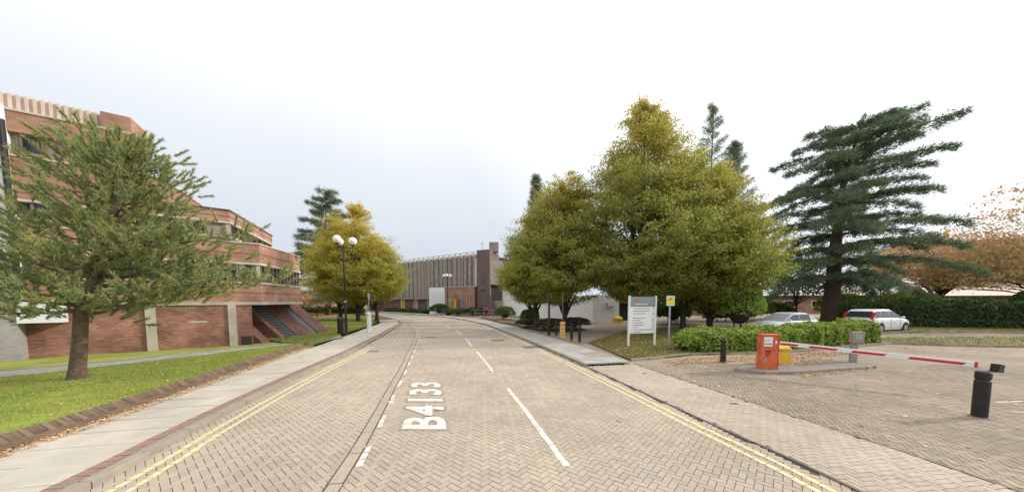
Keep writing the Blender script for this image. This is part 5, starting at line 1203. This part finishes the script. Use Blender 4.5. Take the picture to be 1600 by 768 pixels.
# ------------------------------------------------------------------ people
def person(loc, rz, label, top, legs, shoe, hair='hair', sgn=1, ht=1.72):
    t = thing('person', label, 'person', loc, rz, 'walkers on the far right pavement')
    def skin(name, V, E_, Rd, m, root=0, sub=1):
        me = bpy.data.meshes.new(name); me.from_pydata(V, E_, []); me.materials.append(MATS[m]); o = bpy.data.objects.new(name, me); COL.objects.link(o); o.parent = t
        o.modifiers.new('skin', 'SKIN'); lay = me.skin_vertices[0].data
        for i, r in enumerate(Rd): lay[i].radius = r if isinstance(r, tuple) else (r, r)
        lay[root].use_root = True; s = o.modifiers.new('sub', 'SUBSURF'); s.levels = sub; s.render_levels = sub; return o
    k = ht / 1.75; sw = .17 * sgn
    V = [(0, 0, .95), (0, 0, 1.15), (0, -.01, 1.38), (0, 0, 1.5), (0, .01, 1.58), (0, .015, 1.68), (0, .01, 1.75)]; E_ = [(i, i + 1) for i in range(6)]; Rd = [.14, .13, (.17, .11), .065, .075, .098, .06]
    def chain(base, pts, rs):
        p = base
        for q, r in zip(pts, rs): V.append(q); Rd.append(r); E_.append((p, len(V) - 1)); p = len(V) - 1
        return p
    for s in (-1, 1):
        w = s * sw
        chain(0, [(s * .1, .03 * s * sgn, .86), (s * .1, w * .9 + .05, .5), (s * .1, w * 1.5 - .02, .09), (s * .1, w * 1.5 + .14, .035)], [.095, .062, .045, .035])
        h = chain(2, [(s * .2, 0, 1.42), (s * .25, -w * .5, 1.14), (s * .26, -w * 1.1 + .06, .90), (s * .26, -w * 1.2 + .09, .82)], [.055, .045, .034, .03])
        hx, hy, hz = V[h]
        for f in range(4): chain(h, [(hx, hy - .03 + .02 * f, hz - .045 - .006 * (f % 3)), (hx - s * .012, hy - .026 + .02 * f, hz - .085 - .008 * (1.5 - abs(f - 1.5)))], [.0095, .008])
        chain(h, [(hx - s * .02, hy + .04, hz - .02), (hx - s * .025, hy + .055, hz - .055)], [.011, .009])
    V = [(a * k, b * k, c * k) for a, b, c in V]
    skin('body', V, E_, Rd, 'skin')
    # clothes follow the same joints, a little larger
    JV = [(0, 0, .9), (0, 0, 1.15), (0, -.01, 1.38), (0, 0, 1.49)]; JE = [(0, 1), (1, 2), (2, 3)]; JR = [(.185, .15), (.175, .14), (.2, .14), .085]
    for s in (-1, 1):
        w = s * sw; b_ = len(JV); JV += [(s * .205, 0, 1.42), (s * .25, -w * .5, 1.14), (s * .26, -w * 1.05 + .05, .93)]; JR += [.075, .062, .05]; JE += [(2, b_), (b_, b_ + 1), (b_ + 1, b_ + 2)]
    skin('jacket', [(a * k, b * k, c * k) for a, b, c in JV], JE, JR, top)
    TV = [(0, 0, .92)]; TE = []; TR = [.165]
    for s in (-1, 1):
        w = s * sw; b_ = len(TV); TV += [(s * .1, .03 * s * sgn, .84), (s * .1, w * .9 + .05, .5), (s * .1, w * 1.5 - .02, .12)]; TR += [.115, .08, .062]; TE += [(0, b_), (b_, b_ + 1), (b_ + 1, b_ + 2)]
    skin('trousers', [(a * k, b * k, c * k) for a, b, c in TV], TE, TR, legs)
    part('hair', MB().ball((0, -.015 * k, 1.70 * k), (.108, .108, .115), 10), hair, t, smooth=True)
    part('face', MB().box((0, .118 * k, 1.655 * k), (.03, .04, .05)).box((-.035, .105 * k, 1.68 * k), (.025, .012, .012)).box((.035, .105 * k, 1.68 * k), (.025, .012, .012)).box((0, .108 * k, 1.61 * k), (.05, .012, .012)), 'skin', t)
    for s in (-1, 1): w = s * sw; part('shoe', MB().box((s * .1 * k, (w * 1.5 + .05) * k, .045), (.1, .27, .09)), shoe, t)
person((-3.95, 50.3, .11), R(24), 'person in a bright red jacket and dark trousers walking away along the far pavement', 'cloth_red', 'cloth_black', 'cloth_black')
person((-4.85, 51.0, .11), R(20), 'person in dark clothes and white shoes walking beside the red jacket', 'cloth_black', 'cloth_black', 'shoe_white', sgn=-1, ht=1.62)

# ------------------------------------------------------------------ fallen leaves
def litter(name, label, P, m, size=.07):
    V, F = leaves(P, size, 2.5, .7); V[:, 2] = np.maximum(V[:, 2], P.repeat(4, 0)[:, 2] - .004); tag(link(name, npmesh(name, V, F), m), label, 'leaves', kind='stuff')
def scatter(poly, n, z=.018): return poly_pts(poly, n, z)
litter('fallen_leaves', 'drift of orange brown leaves along the kerb of the laurel hedge', np.concatenate([scatter([(6.2, 13.4), (8.6, 14.6), (12.4, 15.0), (17, 15.9), (17, 15.3), (12.5, 13.9), (9, 13.3), (6.4, 12.8)], 5200), scatter([(9.6, 10.6), (12.6, 11.5), (13.4, 11.85), (11, 11.3), (9.7, 10.95)], 700), scatter([(10.5, 11.9), (13.4, 12.9), (12.4, 13.9), (9.3, 13.0)], 900, .12)]), 'leaf_litter', .09)
litter('fallen_leaves', 'scattered pale leaves over the forecourt paving', scatter([(5, 12.5), (7, 3), (17, 3), (24, 14), (17, 15), (8, 13)], 420), 'dead_leaf_pale', .085)
litter('fallen_leaves', 'brown leaves over the bed and grass under the right hand trees', np.concatenate([scatter(BED, 3600, .13), scatter([(4.8, 14), (9, 16), (13, 22), (13, 26), (9, 26), (4.6, 19)], 1600, .12)]), 'leaf_litter', .09)
bl = np.array([[*BANK.at(q, random.uniform(-.28, .05)), ZP + .02] for q in rng.uniform(BANK.sy(3), BANK.L, 2600)]); litter('fallen_leaves', 'brown leaves lying along the foot of the brick verge edging', bl, 'leaf_litter', .055)
litter('fallen_leaves', 'orange leaves carpeting the far lawn under the small acers', scatter([(-38, 42), (-24, 42), (-24, 54), (-38, 56)], 5000, .42), 'leaf_litter', .16)
litter('fallen_leaves', 'brown leaves scattered over the car park beyond the barrier', scatter([(14, 14), (22, 14), (34, 20), (24, 21), (20, 16.5)], 900, .02), 'leaf_litter', .09)
litter('fallen_leaves', 'a few brown leaves blown on the grass of the left lawn', lawn_pts(650) + np.array([0, 0, .04]), 'leaf_litter', .06)
